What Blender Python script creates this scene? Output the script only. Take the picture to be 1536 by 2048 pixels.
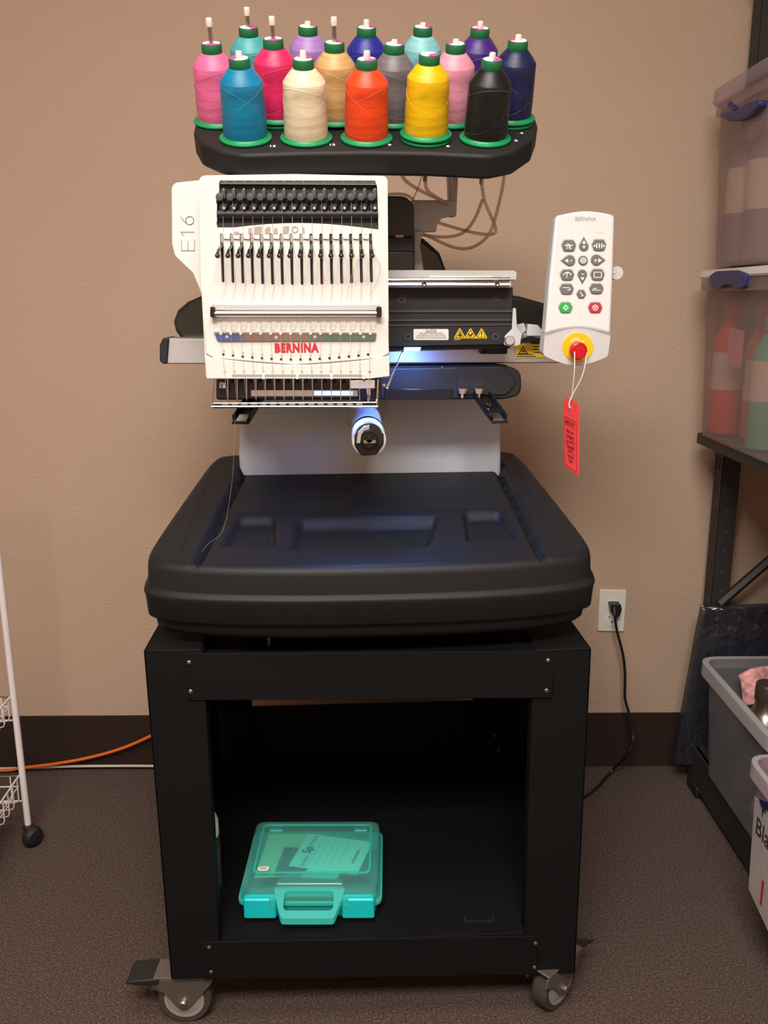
import bpy, bmesh, math, random
import numpy as np
from mathutils import Vector, Matrix
from mathutils.geometry import tessellate_polygon
random.seed(7)
for _o in list(bpy.data.objects): bpy.data.objects.remove(_o)
SC = bpy.context.scene
COL = SC.collection

# ------------------------------------------------------------------ camera
FPX = 1770.0                      # focal length in pixels of the 1536x2048 frame
PITCH, YAW, ROLL = math.radians(13.6), math.radians(2.6), -0.006
CAM = np.array([0.0, -1.315, 1.2553])
fw = np.array([math.sin(YAW)*math.cos(PITCH), math.cos(YAW)*math.cos(PITCH), -math.sin(PITCH)])
_r0 = np.array([math.cos(YAW), -math.sin(YAW), 0.0]); _u0 = np.cross(_r0, fw)
rt = _r0*math.cos(ROLL) + _u0*math.sin(ROLL); up = -_r0*math.sin(ROLL) + _u0*math.cos(ROLL)
cd = bpy.data.cameras.new('camera'); cam = bpy.data.objects.new('camera', cd); COL.objects.link(cam)
cd.sensor_fit = 'VERTICAL'; cd.sensor_height = 24.0; cd.lens = 24.0*FPX/2048.0
cd.clip_start = 0.02; cd.clip_end = 50
_m = Matrix.Identity(4)
for i in range(3):
    _m[i][0], _m[i][1], _m[i][2], _m[i][3] = rt[i], up[i], -fw[i], CAM[i]
cam.matrix_world = _m
SC.camera = cam

# ------------------------------------------------------------------ world, lights, exposure
SC.view_settings.view_transform = 'Standard'
SC.view_settings.look = 'None'
SC.view_settings.gamma = 1.0
SC.view_settings.use_curve_mapping = False
SC.view_settings.exposure = -0.02
wd = bpy.data.worlds.new('world'); SC.world = wd; wd.use_nodes = True
wd.node_tree.nodes['Background'].inputs[0].default_value = (1.0, 0.86, 0.72, 1)
wd.node_tree.nodes['Background'].inputs[1].default_value = 0.02
def area(name, loc, size, power, color, target=None):
    ld = bpy.data.lights.new(name, 'AREA'); ld.shape = 'RECTANGLE'
    ld.size, ld.size_y = size; ld.energy = power; ld.color = color
    o = bpy.data.objects.new(name, ld); COL.objects.link(o); o.location = loc
    if target is not None:
        o.rotation_euler = (Vector(target)-Vector(loc)).to_track_quat('-Z', 'Y').to_euler()
    return o
WARM = (1.0, 0.955, 0.89)
area('ceiling_fixture_near', (-0.15, -0.75, 2.58), (1.15, 0.55), 26, WARM)
area('ceiling_fixture_far', (-0.2, -1.9, 2.58), (1.2, 0.6), 112, WARM)

# ------------------------------------------------------------------ geometry helpers
NEG_Y = np.array([0.0, -1.0, 0.0])
def ray(u, v): return fw + rt*(u-768)/FPX - up*(v-1024)/FPX
class Plane:
    """a real plane in the room; at(u, v, off) is its point seen at a pixel, lifted off along the normal"""
    def __init__(s, pt, n): s.pt = np.array(pt, float); s.n = np.array(n, float)/np.linalg.norm(n)
    def at(s, u, v, off=0.0):
        r = ray(u, v); p = CAM + r*(((s.pt-CAM)@s.n)/(r@s.n)); return p + s.n*off
def FY(y): return Plane((0, y, 0), NEG_Y)
def FZ(z): return Plane((0, 0, z), (0, 0, 1))
def P(u, v, y): return FY(y).at(u, v)
TH = math.radians(2.67); W0 = np.array([0, .893, 0]); wx = np.array([math.cos(TH), -math.sin(TH), 0]); wy = np.array([math.sin(TH), math.cos(TH), 0])
def W(x, y, z): return W0 + wx*x + wy*y + np.array([0, 0, z])       # room frame: wall_back is y = 0
WALL = Plane(W0, -wy)

def link(o, parent=None):
    COL.objects.link(o)
    if parent is not None:
        o.parent = parent
        if parent.type == 'EMPTY': o.matrix_parent_inverse = Matrix.Translation(-Vector(parent.location)) if not parent.get('_m') else parent.matrix_basis.inverted()
    return o
def mesh_obj(name, verts, faces, mat, parent=None, smooth=False, bevel=0, seg=2, edges=()):
    me = bpy.data.meshes.new(name); me.from_pydata([tuple(map(float, v)) for v in verts], list(edges), faces)
    me.validate(); me.update()
    if mat: me.materials.append(mat)
    if smooth:
        for p in me.polygons: p.use_smooth = True
        if smooth == 'auto': me.set_sharp_from_angle(angle=math.radians(38))
    o = bpy.data.objects.new(name, me); link(o, parent)
    if bevel:
        b = o.modifiers.new('bevel', 'BEVEL'); b.width = bevel; b.segments = seg; b.limit_method = 'ANGLE'; b.angle_limit = math.radians(35)
        b.harden_normals = False
        for p in me.polygons: p.use_smooth = True
        me.set_sharp_from_angle(angle=math.radians(30))
    return o
class MB:
    """collects shapes that make up ONE part"""
    def __init__(s): s.v = []; s.f = []
    def add(s, v, f):
        k = len(s.v); s.v += [np.array(a, float) for a in v]; s.f += [tuple(i+k for i in q) for q in f]; return s
    def box(s, lo, hi, fr=None):
        (a, b, c), (d, e, g) = lo, hi
        v = [(a,b,c),(d,b,c),(d,e,c),(a,e,c),(a,b,g),(d,b,g),(d,e,g),(a,e,g)]
        if fr: v = [fr(*q) for q in v]
        return s.add(v, [(0,3,2,1),(4,5,6,7),(0,1,5,4),(1,2,6,5),(2,3,7,6),(3,0,4,7)])
    def tube(s, pts, r, n=8, caps=True):
        pts = [np.array(p, float) for p in pts]; m = len(pts)
        rs = r if hasattr(r, '__len__') else [r]*m
        ref = None; vs = []; fs = []
        for i, p in enumerate(pts):
            t = pts[min(i+1, m-1)] - pts[max(i-1, 0)]; t = t/(np.linalg.norm(t)+1e-12)
            if ref is None:
                ref = np.cross(t, (0, 0, 1)) if abs(t[2]) < .9 else np.cross(t, (1, 0, 0))
            ref = ref - t*(ref@t); ref = ref/(np.linalg.norm(ref)+1e-12); b = np.cross(t, ref)
            for k in range(n):
                a = 2*math.pi*k/n; vs.append(p + rs[i]*(math.cos(a)*ref + math.sin(a)*b))
        for i in range(m-1):
            for k in range(n):
                fs.append((i*n+k, i*n+(k+1) % n, (i+1)*n+(k+1) % n, (i+1)*n+k))
        if caps:
            fs.append(tuple(range(n))[::-1]); fs.append(tuple((m-1)*n+k for k in range(n)))
        return s.add(vs, fs)
    def lathe(s, prof, o=(0, 0, 0), ax=(0, 0, 1), n=24):
        o = np.array(o, float); ax = np.array(ax, float)/np.linalg.norm(ax)
        a = np.cross(ax, (1, 0, 0)) if abs(ax[0]) < .9 else np.cross(ax, (0, 1, 0)); a = a/np.linalg.norm(a); b = np.cross(ax, a)
        vs = []; fs = []
        for r, h in prof:
            for k in range(n):
                t = 2*math.pi*k/n; vs.append(o + ax*h + r*(math.cos(t)*a + math.sin(t)*b))
        for i in range(len(prof)-1):
            for k in range(n): fs.append((i*n+k, i*n+(k+1) % n, (i+1)*n+(k+1) % n, (i+1)*n+k))
        fs.append(tuple(range(n))[::-1]); fs.append(tuple((len(prof)-1)*n+k for k in range(n)))
        return s.add(vs, fs)
    def prism(s, front, d, holes=()):
        """front: 3-D loop(s) in a plane, extruded by vector d"""
        d = np.array(d, float); loops = [list(front)] + [list(h) for h in holes]
        allv = [np.array(p, float) for l in loops for p in l]; n = len(allv)
        fs = []
        if holes:
            tris = tessellate_polygon([[Vector(p) for p in l] for l in loops])
            fs += [tuple(t) for t in tris] + [tuple(i+n for i in t[::-1]) for t in tris]
        else:
            fs += [tuple(range(n)), tuple(range(n, 2*n))[::-1]]
        k = 0
        for l in loops:
            m = len(l)
            for i in range(m): j = (i+1) % m; fs.append((k+i, k+i+n, k+j+n, k+j))
            k += m
        return s.add(allv + [p+d for p in allv], fs)
    def build(s, name, mat, parent=None, smooth='auto', bevel=0, seg=2):
        o = mesh_obj(name, s.v, s.f, mat, parent, smooth, bevel, seg)
        bm = bmesh.new(); bm.from_mesh(o.data); bmesh.ops.recalc_face_normals(bm, faces=bm.faces); bm.to_mesh(o.data); bm.free()
        if bevel or smooth == 'auto':
            for p in o.data.polygons: p.use_smooth = True
            o.data.set_sharp_from_angle(angle=math.radians(32))
        return o
def rounded(pts, r, n=5):
    """round the corners of a 2-D outline; r one radius or one for each corner"""
    out = []; m = len(pts)
    for i in range(m):
        p = np.array(pts[i], float); a = np.array(pts[i-1], float)-p; b = np.array(pts[(i+1) % m], float)-p
        la, lb = np.linalg.norm(a), np.linalg.norm(b); a, b = a/la, b/lb
        ri = r[i] if hasattr(r, '__len__') else r
        ang = math.acos(max(-1, min(1, a@b)))
        if ri <= 0 or ang > 3.1: out.append(tuple(p)); continue
        t = min(ri/math.tan(ang/2), .49*la, .49*lb)
        p0, p1 = p+a*t, p+b*t
        for k in range(n+1):
            s = k/n; out.append(tuple((1-s)**2*p0 + 2*s*(1-s)*p + s*s*p1))
    return out
def rrect(x0, y0, x1, y1, r, n=5): return rounded([(x0,y0),(x1,y0),(x1,y1),(x0,y1)], r, n)
def circ(u, v, r, n=20, ry=None): return [(u+r*math.cos(2*math.pi*k/n), v+(ry or r)*math.sin(2*math.pi*k/n)) for k in range(n)]
def capsule(u0, v0, u1, v1, r, n=6):
    a = math.atan2(v1-v0, u1-u0); o = []
    for k in range(n+1): t = a-math.pi/2+math.pi*k/n; o.append((u1+r*math.cos(t), v1+r*math.sin(t)))
    for k in range(n+1): t = a+math.pi/2+math.pi*k/n; o.append((u0+r*math.cos(t), v0+r*math.sin(t)))
    return o
def plate(name, px, pl, thick, mat, parent=None, holes=(), bevel=0, off=0.0, seg=2):
    """a solid whose front outline lies on plane pl and which is thick along its normal"""
    mb = MB().prism([pl.at(u, v, off) for u, v in px], -pl.n*thick, [[pl.at(u, v, off) for u, v in h] for h in holes])
    return mb.build(name, mat, parent, bevel=bevel, seg=seg)
def bez(pts, n=10):
    """smooth curve through 3-D points"""
    p = [np.array(q, float) for q in pts]; p = [2*p[0]-p[1]] + p + [2*p[-1]-p[-2]]; o = []
    for i in range(1, len(p)-2):
        for k in range(n):
            t = k/n; o.append(.5*((2*p[i]) + (p[i+1]-p[i-1])*t + (2*p[i-1]-5*p[i]+4*p[i+1]-p[i+2])*t*t + (3*p[i]-p[i-1]-3*p[i+1]+p[i+2])*t**3))
    o.append(p[-2]); return o
def text(name, body, org, xd, ud, size, mat, parent=None, bold=0.0, width=None, align='CENTER', ext=0.0002, spacing=1.0, line=1.0):
    cu = bpy.data.curves.new(name, 'FONT'); cu.body = body; cu.size = 1; cu.align_x = align; cu.align_y = 'CENTER'
    cu.offset = bold; cu.resolution_u = 3; cu.space_character = spacing; cu.space_line = line
    t = bpy.data.objects.new(name, cu); me = bpy.data.meshes.new_from_object(t)
    bpy.data.objects.remove(t); bpy.data.curves.remove(cu)
    xd = np.array(xd, float); xd = xd/np.linalg.norm(xd); ud = np.array(ud, float); ud = ud - xd*(ud@xd); ud = ud/np.linalg.norm(ud); nn = np.cross(xd, ud)
    xs = [v.co.x for v in me.vertices]; sx = size
    if width and xs: sx = width/(max(xs)-min(xs))
    for v in me.vertices: v.co = Vector(np.array(org) + xd*v.co.x*sx + ud*v.co.y*size + nn*ext)
    me.materials.clear(); me.materials.append(mat); me.name = name
    o = bpy.data.objects.new(name, me); link(o, parent); return o
def thing(name, label, cat, loc=(0, 0, 0), group=None):
    o = bpy.data.objects.new(name, None); COL.objects.link(o); o.location = tuple(map(float, loc)); o.empty_display_size = .05
    o['label'] = label; o['category'] = cat
    if group: o['group'] = group
    return o
def tag(o, label, cat, group=None):
    o['label'] = label; o['category'] = cat
    if group: o['group'] = group
    return o
def struct(o): o['kind'] = 'structure'; return o

# ------------------------------------------------------------------ materials
def lin(c):
    c = c/255.0; return c/12.92 if c <= .04045 else ((c+.055)/1.055)**2.4
def S(r, g, b): return (lin(r), lin(g), lin(b), 1.0)
def mat(name, col, rough=.5, metal=0, spec=.5, noise=None, bump=None, emit=None, coat=0, trans=0, sheen=0, aniso=0):
    """noise=(scale, amount) mottles the colour; bump=(scale, strength, distance) is fine relief"""
    m = bpy.data.materials.new(name); m.use_nodes = True; nt = m.node_tree; b = nt.nodes['Principled BSDF']
    b.inputs['Base Color'].default_value = col; b.inputs['Roughness'].default_value = rough
    b.inputs['Metallic'].default_value = metal; b.inputs['Specular IOR Level'].default_value = spec
    b.inputs['Coat Weight'].default_value = coat; b.inputs['Transmission Weight'].default_value = trans
    b.inputs['Sheen Weight'].default_value = sheen; b.inputs['Anisotropic'].default_value = aniso
    tc = nt.nodes.new('ShaderNodeTexCoord')
    if noise:
        n = nt.nodes.new('ShaderNodeTexNoise'); n.inputs['Scale'].default_value = noise[0]; n.inputs['Detail'].default_value = 4
        nt.links.new(tc.outputs['Object'], n.inputs['Vector'])
        r = nt.nodes.new('ShaderNodeMapRange'); r.inputs['From Min'].default_value = .3; r.inputs['From Max'].default_value = .7
        r.inputs['To Min'].default_value = 1-noise[1]; r.inputs['To Max'].default_value = 1+noise[1]
        nt.links.new(n.outputs['Fac'], r.inputs['Value'])
        x = nt.nodes.new('ShaderNodeVectorMath'); x.operation = 'SCALE'; x.inputs[0].default_value = col[:3]
        nt.links.new(r.outputs[0], x.inputs['Scale']); nt.links.new(x.outputs[0], b.inputs['Base Color'])
    if bump:
        n = nt.nodes.new('ShaderNodeTexNoise'); n.inputs['Scale'].default_value = bump[0]; n.inputs['Detail'].default_value = 3
        nt.links.new(tc.outputs['Object'], n.inputs['Vector'])
        k = nt.nodes.new('ShaderNodeBump'); k.inputs['Strength'].default_value = bump[1]; k.inputs['Distance'].default_value = bump[2]
        nt.links.new(n.outputs['Fac'], k.inputs['Height']); nt.links.new(k.outputs[0], b.inputs['Normal'])
    if emit:
        b.inputs['Emission Color'].default_value = emit[0]; b.inputs['Emission Strength'].default_value = emit[1]
    return m
def frosted(name, col, clear=.5, rough=.35, gloss=.06, crinkle=0):
    """milky see-through plastic: part of the light passes straight, part scatters"""
    m = bpy.data.materials.new(name); m.use_nodes = True; nt = m.node_tree; nt.nodes.clear()
    out = nt.nodes.new('ShaderNodeOutputMaterial'); tr = nt.nodes.new('ShaderNodeBsdfTransparent'); tr.inputs[0].default_value = tuple(min(1, c**.5) for c in col[:3])+(1,)
    df = nt.nodes.new('ShaderNodeBsdfDiffuse'); df.inputs[0].default_value = col
    tl = nt.nodes.new('ShaderNodeBsdfTranslucent'); tl.inputs[0].default_value = col
    gl = nt.nodes.new('ShaderNodeBsdfGlossy'); gl.inputs['Roughness'].default_value = rough; gl.inputs[0].default_value = (1, 1, 1, 1)
    a = nt.nodes.new('ShaderNodeMixShader'); a.inputs[0].default_value = .45; nt.links.new(df.outputs[0], a.inputs[1]); nt.links.new(tl.outputs[0], a.inputs[2])
    b = nt.nodes.new('ShaderNodeMixShader'); b.inputs[0].default_value = clear; nt.links.new(a.outputs[0], b.inputs[1]); nt.links.new(tr.outputs[0], b.inputs[2])
    c = nt.nodes.new('ShaderNodeMixShader'); c.inputs[0].default_value = gloss; nt.links.new(b.outputs[0], c.inputs[1]); nt.links.new(gl.outputs[0], c.inputs[2])
    if crinkle:
        n = nt.nodes.new('ShaderNodeTexNoise'); n.inputs['Scale'].default_value = crinkle; n.inputs['Detail'].default_value = 1
        k = nt.nodes.new('ShaderNodeBump'); k.inputs['Strength'].default_value = 1; k.inputs['Distance'].default_value = .012
        nt.links.new(n.outputs['Fac'], k.inputs['Height']); nt.links.new(k.outputs[0], gl.inputs['Normal'])
    nt.links.new(c.outputs[0], out.inputs[0]); return m
M = {}
M['wall'] = mat('wall_paint', S(186, 160, 139), .75, spec=.25, noise=(3, .02), bump=(170, .5, .003))
M['ceiling'] = mat('ceiling_paint', S(200, 192, 180), .9)
M['base'] = mat('carpet_base', S(52, 40, 36), .95, spec=.1, noise=(500, .12), bump=(700, .4, .002))
M['white'] = mat('white_plastic', S(213, 211, 206), .38, spec=.45)
M['pad'] = mat('pale_plastic', S(206, 205, 205), .4, spec=.45)
M['grey'] = mat('grey_paint', S(188, 194, 197), .38, spec=.4, bump=(120, .06, .002))
M['lgrey'] = mat('light_grey_paint', S(194, 194, 195), .45)
M['black'] = mat('black_plastic', S(34, 34, 36), .5, spec=.4)
M['dgrey'] = mat('dark_grey_plastic', S(66, 67, 70), .5, spec=.4)
M['gloss'] = mat('glossy_black', S(22, 22, 24), .22, spec=.5)
M['tray'] = mat('textured_black_polymer', S(25, 25, 26), .5, spec=.25, bump=(900, .25, .001))
M['steel_black'] = mat('black_powder_coat', S(18, 18, 19), .62, spec=.1, bump=(1500, .15, .0006))
M['rack'] = mat('rack_black', S(33, 32, 32), .55, spec=.28, bump=(900, .12, .0006))
M['chrome'] = mat('polished_steel', (.72, .7, .68, 1), .18, metal=1)
M['alu'] = mat('brushed_aluminium', (.66, .66, .67, 1), .38, metal=1, aniso=.5)
M['satin'] = mat('satin_aluminium', (.62, .62, .63, 1), .5, metal=1)
M['bolt'] = mat('zinc_bolt', (.5, .48, .46, 1), .35, metal=1)
M['pink_paint'] = None
M['print_black'] = mat('black_print', S(28, 28, 30), .7)
M['print_grey'] = mat('grey_print', S(150, 150, 150), .7)
M['print_lgrey'] = mat('pale_grey_print', S(196, 194, 190), .7)
M['print_red'] = mat('red_print', S(196, 26, 48), .5)
M['print_white'] = mat('white_print', S(235, 235, 235), .6)
M['paper'] = mat('paper', S(226, 224, 216), .8)
M['yellow'] = mat('yellow_label', S(236, 196, 24), .45)
M['key'] = mat('grey_key', S(96, 95, 94), .5)
M['key_rim'] = mat('key_rim', S(176, 174, 170), .5)
M['green_key'] = mat('green_key', S(30, 150, 70), .45)
M['red_key'] = mat('red_key', S(172, 30, 50), .45)
M['estop'] = mat('red_button', S(196, 22, 34), .3, spec=.5)
M['lamp_off'] = mat('indicator_lens', S(244, 206, 186), .3)
M['green'] = mat('green_plastic', S(20, 132, 78), .38, spec=.45)
M['dgreen'] = mat('dark_green_plastic', S(24, 104, 60), .45, spec=.4)
M['tip'] = mat('milky_tip', S(238, 218, 208), .35)
M['magenta'] = mat('magenta_print', S(196, 70, 150), .6)
M['hose'] = frosted('clear_hose', S(236, 214, 194), .62, .2, .12)
M['smoke'] = mat('smoked_plastic', S(40, 40, 36), .18, spec=.5)
M['orange_cord'] = mat('orange_cord', S(226, 104, 40), .45)
M['white_cord'] = mat('white_cord', S(206, 196, 182), .5)
M['black_cord'] = mat('black_cord', S(26, 24, 22), .4)
M['cart_white'] = mat('white_enamel', S(226, 218, 218), .35)
M['rubber'] = mat('black_rubber', S(24, 23, 23), .6)
M['wheel'] = mat('grey_wheel', S(142, 137, 133), .55)
M['tread'] = mat('grey_tread', S(58, 52, 49), .7)
M['galv'] = mat('galvanised_steel', (.24, .215, .195, 1), .45, metal=.8)
M['teal'] = frosted('teal_plastic', S(84, 232, 224), .30, .3, .07)
M['teal_lid'] = frosted('teal_lid_plastic', S(170, 246, 238), .84, .3, .06)
M['cyan'] = mat('cyan_plastic', S(20, 190, 196), .35)
M['bin'] = frosted('milky_bin_plastic', S(224, 212, 212), .82, .3, .05)
M['bin2'] = frosted('lilac_bin_plastic', S(222, 206, 218), .70, .3, .05)
M['bin3'] = frosted('grey_bin_plastic', S(206, 206, 210), .80, .3, .05)
M['lid'] = mat('bin_lid_plastic', S(220, 212, 210), .4)
M['navy'] = mat('navy_plastic', S(34, 42, 96), .4)
M['coral'] = mat('coral_bottle', S(232, 92, 74), .4)
M['mint'] = mat('mint_bottle', S(110, 190, 160), .4)
M['mauve'] = mat('mauve_bottle', S(150, 128, 140), .5)
M['label'] = mat('bottle_label', S(222, 206, 186), .6)
M['pinktag'] = mat('pink_paper', S(238, 168, 172), .8)
M['tagred'] = mat('orange_red_card', S(255, 70, 56), .7)
M['tagink'] = mat('dark_red_ink', S(120, 16, 14), .8)
M['string'] = mat('white_string', S(240, 236, 232), .8)
M['outlet'] = mat('outlet_white', S(226, 222, 212), .4)
M['screw'] = mat('dark_screw', (.16, .16, .165, 1), .4, metal=.9)
M['guard'] = mat('guard_steel', (.42, .41, .40, 1), .28, metal=1)
M['residue'] = mat('sticker_residue', S(160, 146, 134), .6, noise=(300, .15))  # also paints the grey reflection on the first slot tongues
M['navycloth'] = mat('navy_fabric', S(24, 28, 52), .9)
M['film'] = frosted('clear_film', S(120, 126, 140), .86, .12, .14, 9)
M['rim_pale'] = frosted('pale_rim_plastic', S(226, 222, 224), .35, .3, .06)
M['sheet'] = mat('printed_sheet', S(178, 168, 166), .6, noise=(30, .06))
M['floral'] = mat('floral_cloth', S(214, 150, 150), .9, noise=(60, .5))
M['magenta_pl'] = mat('magenta_plastic', S(206, 50, 140), .4)
M['gold'] = mat('brushed_bottle_metal', (.70, .62, .50, 1), .25, metal=1)
M['shelf_black'] = mat('shelf_black', S(42, 40, 38), .55)
M['led'] = mat('led_lens', (.5, .65, 1, 1), .3, emit=((.16, .40, 1, 1), 1.9))  # emission stands in for LED light caught by the plates
# strip along the head: tinted steel, blue to green from end to end
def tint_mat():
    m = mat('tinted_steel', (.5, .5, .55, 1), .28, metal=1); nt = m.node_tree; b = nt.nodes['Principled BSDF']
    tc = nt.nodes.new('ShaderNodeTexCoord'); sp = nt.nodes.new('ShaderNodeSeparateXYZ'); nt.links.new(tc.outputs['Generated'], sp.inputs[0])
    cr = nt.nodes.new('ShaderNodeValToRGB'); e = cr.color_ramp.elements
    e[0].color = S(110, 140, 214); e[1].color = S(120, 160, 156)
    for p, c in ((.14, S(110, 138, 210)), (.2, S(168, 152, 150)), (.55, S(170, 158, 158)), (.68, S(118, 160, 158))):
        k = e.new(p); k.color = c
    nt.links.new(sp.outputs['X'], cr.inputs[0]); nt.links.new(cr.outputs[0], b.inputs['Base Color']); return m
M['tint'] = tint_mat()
def carpet():
    m = mat('brown_carpet', S(74, 50, 42), .95, spec=.05, sheen=.1); nt = m.node_tree; b = nt.nodes['Principled BSDF']
    tc = nt.nodes.new('ShaderNodeTexCoord'); n = nt.nodes.new('ShaderNodeTexNoise'); n.inputs['Scale'].default_value = 230; n.inputs['Detail'].default_value = 8; n.inputs['Roughness'].default_value = .75
    nt.links.new(tc.outputs['Object'], n.inputs['Vector'])
    cr = nt.nodes.new('ShaderNodeValToRGB'); e = cr.color_ramp.elements
    e[0].position = .36; e[0].color = S(34, 23, 19); e[1].position = .66; e[1].color = S(134, 102, 84)
    k = e.new(.5); k.color = S(72, 53, 44)
    nt.links.new(n.outputs['Fac'], cr.inputs[0]); nt.links.new(cr.outputs[0], b.inputs['Base Color'])
    bp = nt.nodes.new('ShaderNodeBump'); bp.inputs['Strength'].default_value = .9; bp.inputs['Distance'].default_value = .004
    nt.links.new(n.outputs['Fac'], bp.inputs['Height']); nt.links.new(bp.outputs[0], b.inputs['Normal']); return m
M['carpet'] = carpet()
def thread_mat(name, c):
    """wound thread: fine rings with slack crossing bands"""
    m = mat(name, tuple(.84*q for q in c[:3])+(1,), .33, spec=.42, sheen=.03); c = tuple(.84*q for q in c[:3])+(1,); nt = m.node_tree; b = nt.nodes['Principled BSDF']
    tc = nt.nodes.new('ShaderNodeTexCoord'); mp = nt.nodes.new('ShaderNodeMapping'); mp.inputs['Scale'].default_value = (16, 16, 110)
    nt.links.new(tc.outputs['Object'], mp.inputs[0])
    n = nt.nodes.new('ShaderNodeTexNoise'); n.inputs['Scale'].default_value = 1.0; n.inputs['Detail'].default_value = 3; n.inputs['Distortion'].default_value = .6
    nt.links.new(mp.outputs[0], n.inputs['Vector'])
    r = nt.nodes.new('ShaderNodeMapRange'); r.inputs['From Min'].default_value = .3; r.inputs['From Max'].default_value = .7; r.inputs['To Min'].default_value = .74; r.inputs['To Max'].default_value = 1.16
    nt.links.new(n.outputs['Fac'], r.inputs['Value'])
    x = nt.nodes.new('ShaderNodeVectorMath'); x.operation = 'SCALE'; x.inputs[0].default_value = c[:3]
    nt.links.new(r.outputs[0], x.inputs['Scale']); nt.links.new(x.outputs[0], b.inputs['Base Color'])
    mp2 = nt.nodes.new('ShaderNodeMapping'); mp2.inputs['Scale'].default_value = (60, 60, 2600); nt.links.new(tc.outputs['Object'], mp2.inputs[0])
    n2 = nt.nodes.new('ShaderNodeTexNoise'); n2.inputs['Scale'].default_value = 1.0; nt.links.new(mp2.outputs[0], n2.inputs['Vector'])
    bp = nt.nodes.new('ShaderNodeBump'); bp.inputs['Strength'].default_value = .35; bp.inputs['Distance'].default_value = .0008
    nt.links.new(n2.outputs['Fac'], bp.inputs['Height']); nt.links.new(bp.outputs[0], b.inputs['Normal']); return m

# ================================================================== the room
XL, XR, YF, ZC = -1.9, 1.36, -4.2, 2.6
def room_box(name, lo, hi, m): return struct(MB().box(lo, hi, W).build(name, m, smooth=False))
room_box('floor', (XL-.1, YF-.1, -.06), (XR+.1, .1, 0), M['carpet'])
room_box('wall_back', (XL-.1, 0, 0), (XR+.1, .1, ZC), M['wall'])
room_box('wall_right', (XR, YF, 0), (XR+.1, 0, ZC), M['wall'])
room_box('wall_left', (XL-.1, YF, 0), (XL, 0, ZC), M['wall'])
room_box('wall_front', (XL-.1, YF-.1, 0), (XR+.1, YF, ZC), M['wall'])
room_box('ceiling', (XL-.1, YF-.1, ZC), (XR+.1, .1, ZC+.06), M['ceiling'])
room_box('baseboard_back', (XL, -.006, .0005), (XR, 0, .158), M['base'])
# ================================================================== the stand
stand = thing('machine_stand', 'black sheet steel stand on castors carrying the machine, open front with a shelf', 'stand', (0.035, .32, 0))
F0 = FY(0.0)
ZSH = float(P(745, 1878, 0)[2])                    # shelf top
def leg(front_px, sgn, y0, y1):
    f = [P(u, v, 0) for u, v in front_px]          # outer-top, inner-top, inner-bottom, outer-bottom
    mb = MB(); sh = np.array([0, y0, 0]); d = np.array([0, .004, 0])
    g = [p+sh for p in f]
    if y0 > 0: g = [p+np.array([0, y1-y0-.004, 0]) for p in g]
    mb.prism(g, d)
    a, b = f[0], f[3]; w = np.array([sgn*.004, 0, 0])
    mb.prism([a+np.array([0, y0, 0]), a+np.array([0, y1, 0]), b+np.array([0, y1, 0]), b+np.array([0, y0, 0])], w)
    c, e = f[1], f[2]
    i0 = (y0+.004 if y0 == 0 else y1-.03)
    mb.prism([c+np.array([0, i0, 0]), c+np.array([0, i0+.026, 0]), e+np.array([0, i0+.026, 0]), e+np.array([0, i0, 0])], -w)
    return mb.build('leg', M['steel_black'], stand, bevel=.0015)
LL = [(287, 1301), (405, 1303), (443, 1958), (342, 1959)]; LR = [(1183, 1297), (1068, 1301), (1046, 1950), (1150, 1948)]
leg(LL, 1, 0, .085); leg(LR, -1, 0, .085); leg(LL, 1, .555, .64); leg(LR, -1, .555, .64)
plate('front_rail', [(372, 1307), (1108, 1302), (1105, 1396), (376, 1401)], FY(-.004), .004, M['steel_black'], stand, bevel=.001)
plate('front_rail', [(404, 1885), (1076, 1872), (1073, 1949), (407, 1960)], FY(-.004), .004, M['steel_black'], stand, bevel=.001)
xl, xr = float(P(342, 1958, 0)[0]), float(P(1150, 1948, 0)[0])
MB().box((xl+.006, .001, ZSH-.012), (xr-.006, .634, ZSH)).build('shelf', M['steel_black'], stand, bevel=.001)
plate('shelf_notch', [(926, 1832), (930, 1832), (931, 1841), (985, 1841), (985, 1832), (988, 1832), (988, 1844), (928, 1844)], FZ(ZSH), .0012, M['rubber'], stand, off=.0004)
zb = float(P(600, 1414, .62)[2])
MB().box((xl+.006, .625, ZSH), (xr-.006, .632, zb)).build('back_panel', M['steel_black'], stand)
for sx in (xl+.006, xr-.012):
    MB().box((sx, .09, ZSH), (sx+.006, .55, .70)).build('side_panel', M['steel_black'], stand)
ztl, ztr = float(P(287, 1301, 0)[2]), float(P(1183, 1297, 0)[2])
def topcap(px, x0, x1, z):
    MB().box((x0, 0, z-.004), (x1, .64, z)).build('leg_cap', M['steel_black'], stand, bevel=.0015)
topcap(None, float(P(287, 1301, 0)[0]), float(P(402, 1301, 0)[0]), ztl); topcap(None, float(P(1072, 1300, 0)[0]), float(P(1183, 1297, 0)[0]), ztr)
MB().box((float(P(404, 1303, 0)[0]), -.002, .694), (float(P(1070, 1300, 0)[0]), .04, .702)).build('rail_flange', M['steel_black'], stand)
MB().box((xl+.006, .04, .690), (xr-.006, .636, .696)).build('top_deck', M['steel_black'], stand)
MB().box((float(P(404, 1303, 0)[0]), .45, .67), (float(P(1070, 1300, 0)[0]), .64, .70)).build('rear_rail', M['steel_black'], stand)
def dome(u, v, y, r, name='screw', m=None, par=None, h=.0025):
    p = P(u, v, y); return MB().lathe([(r, 0), (r*.9, h*.5), (r*.45, h), (.0005, h*.8)], p, NEG_Y, 12).build(name, m or M['bolt'], par)
for u, v in ((378, 1325), (381, 1383), (1096, 1321), (1093, 1381), (418, 1895), (422, 1944), (1071, 1887), (1069, 1935)):
    dome(u, v, -.004, .0042, 'screw', M['screw'], stand)
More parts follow.
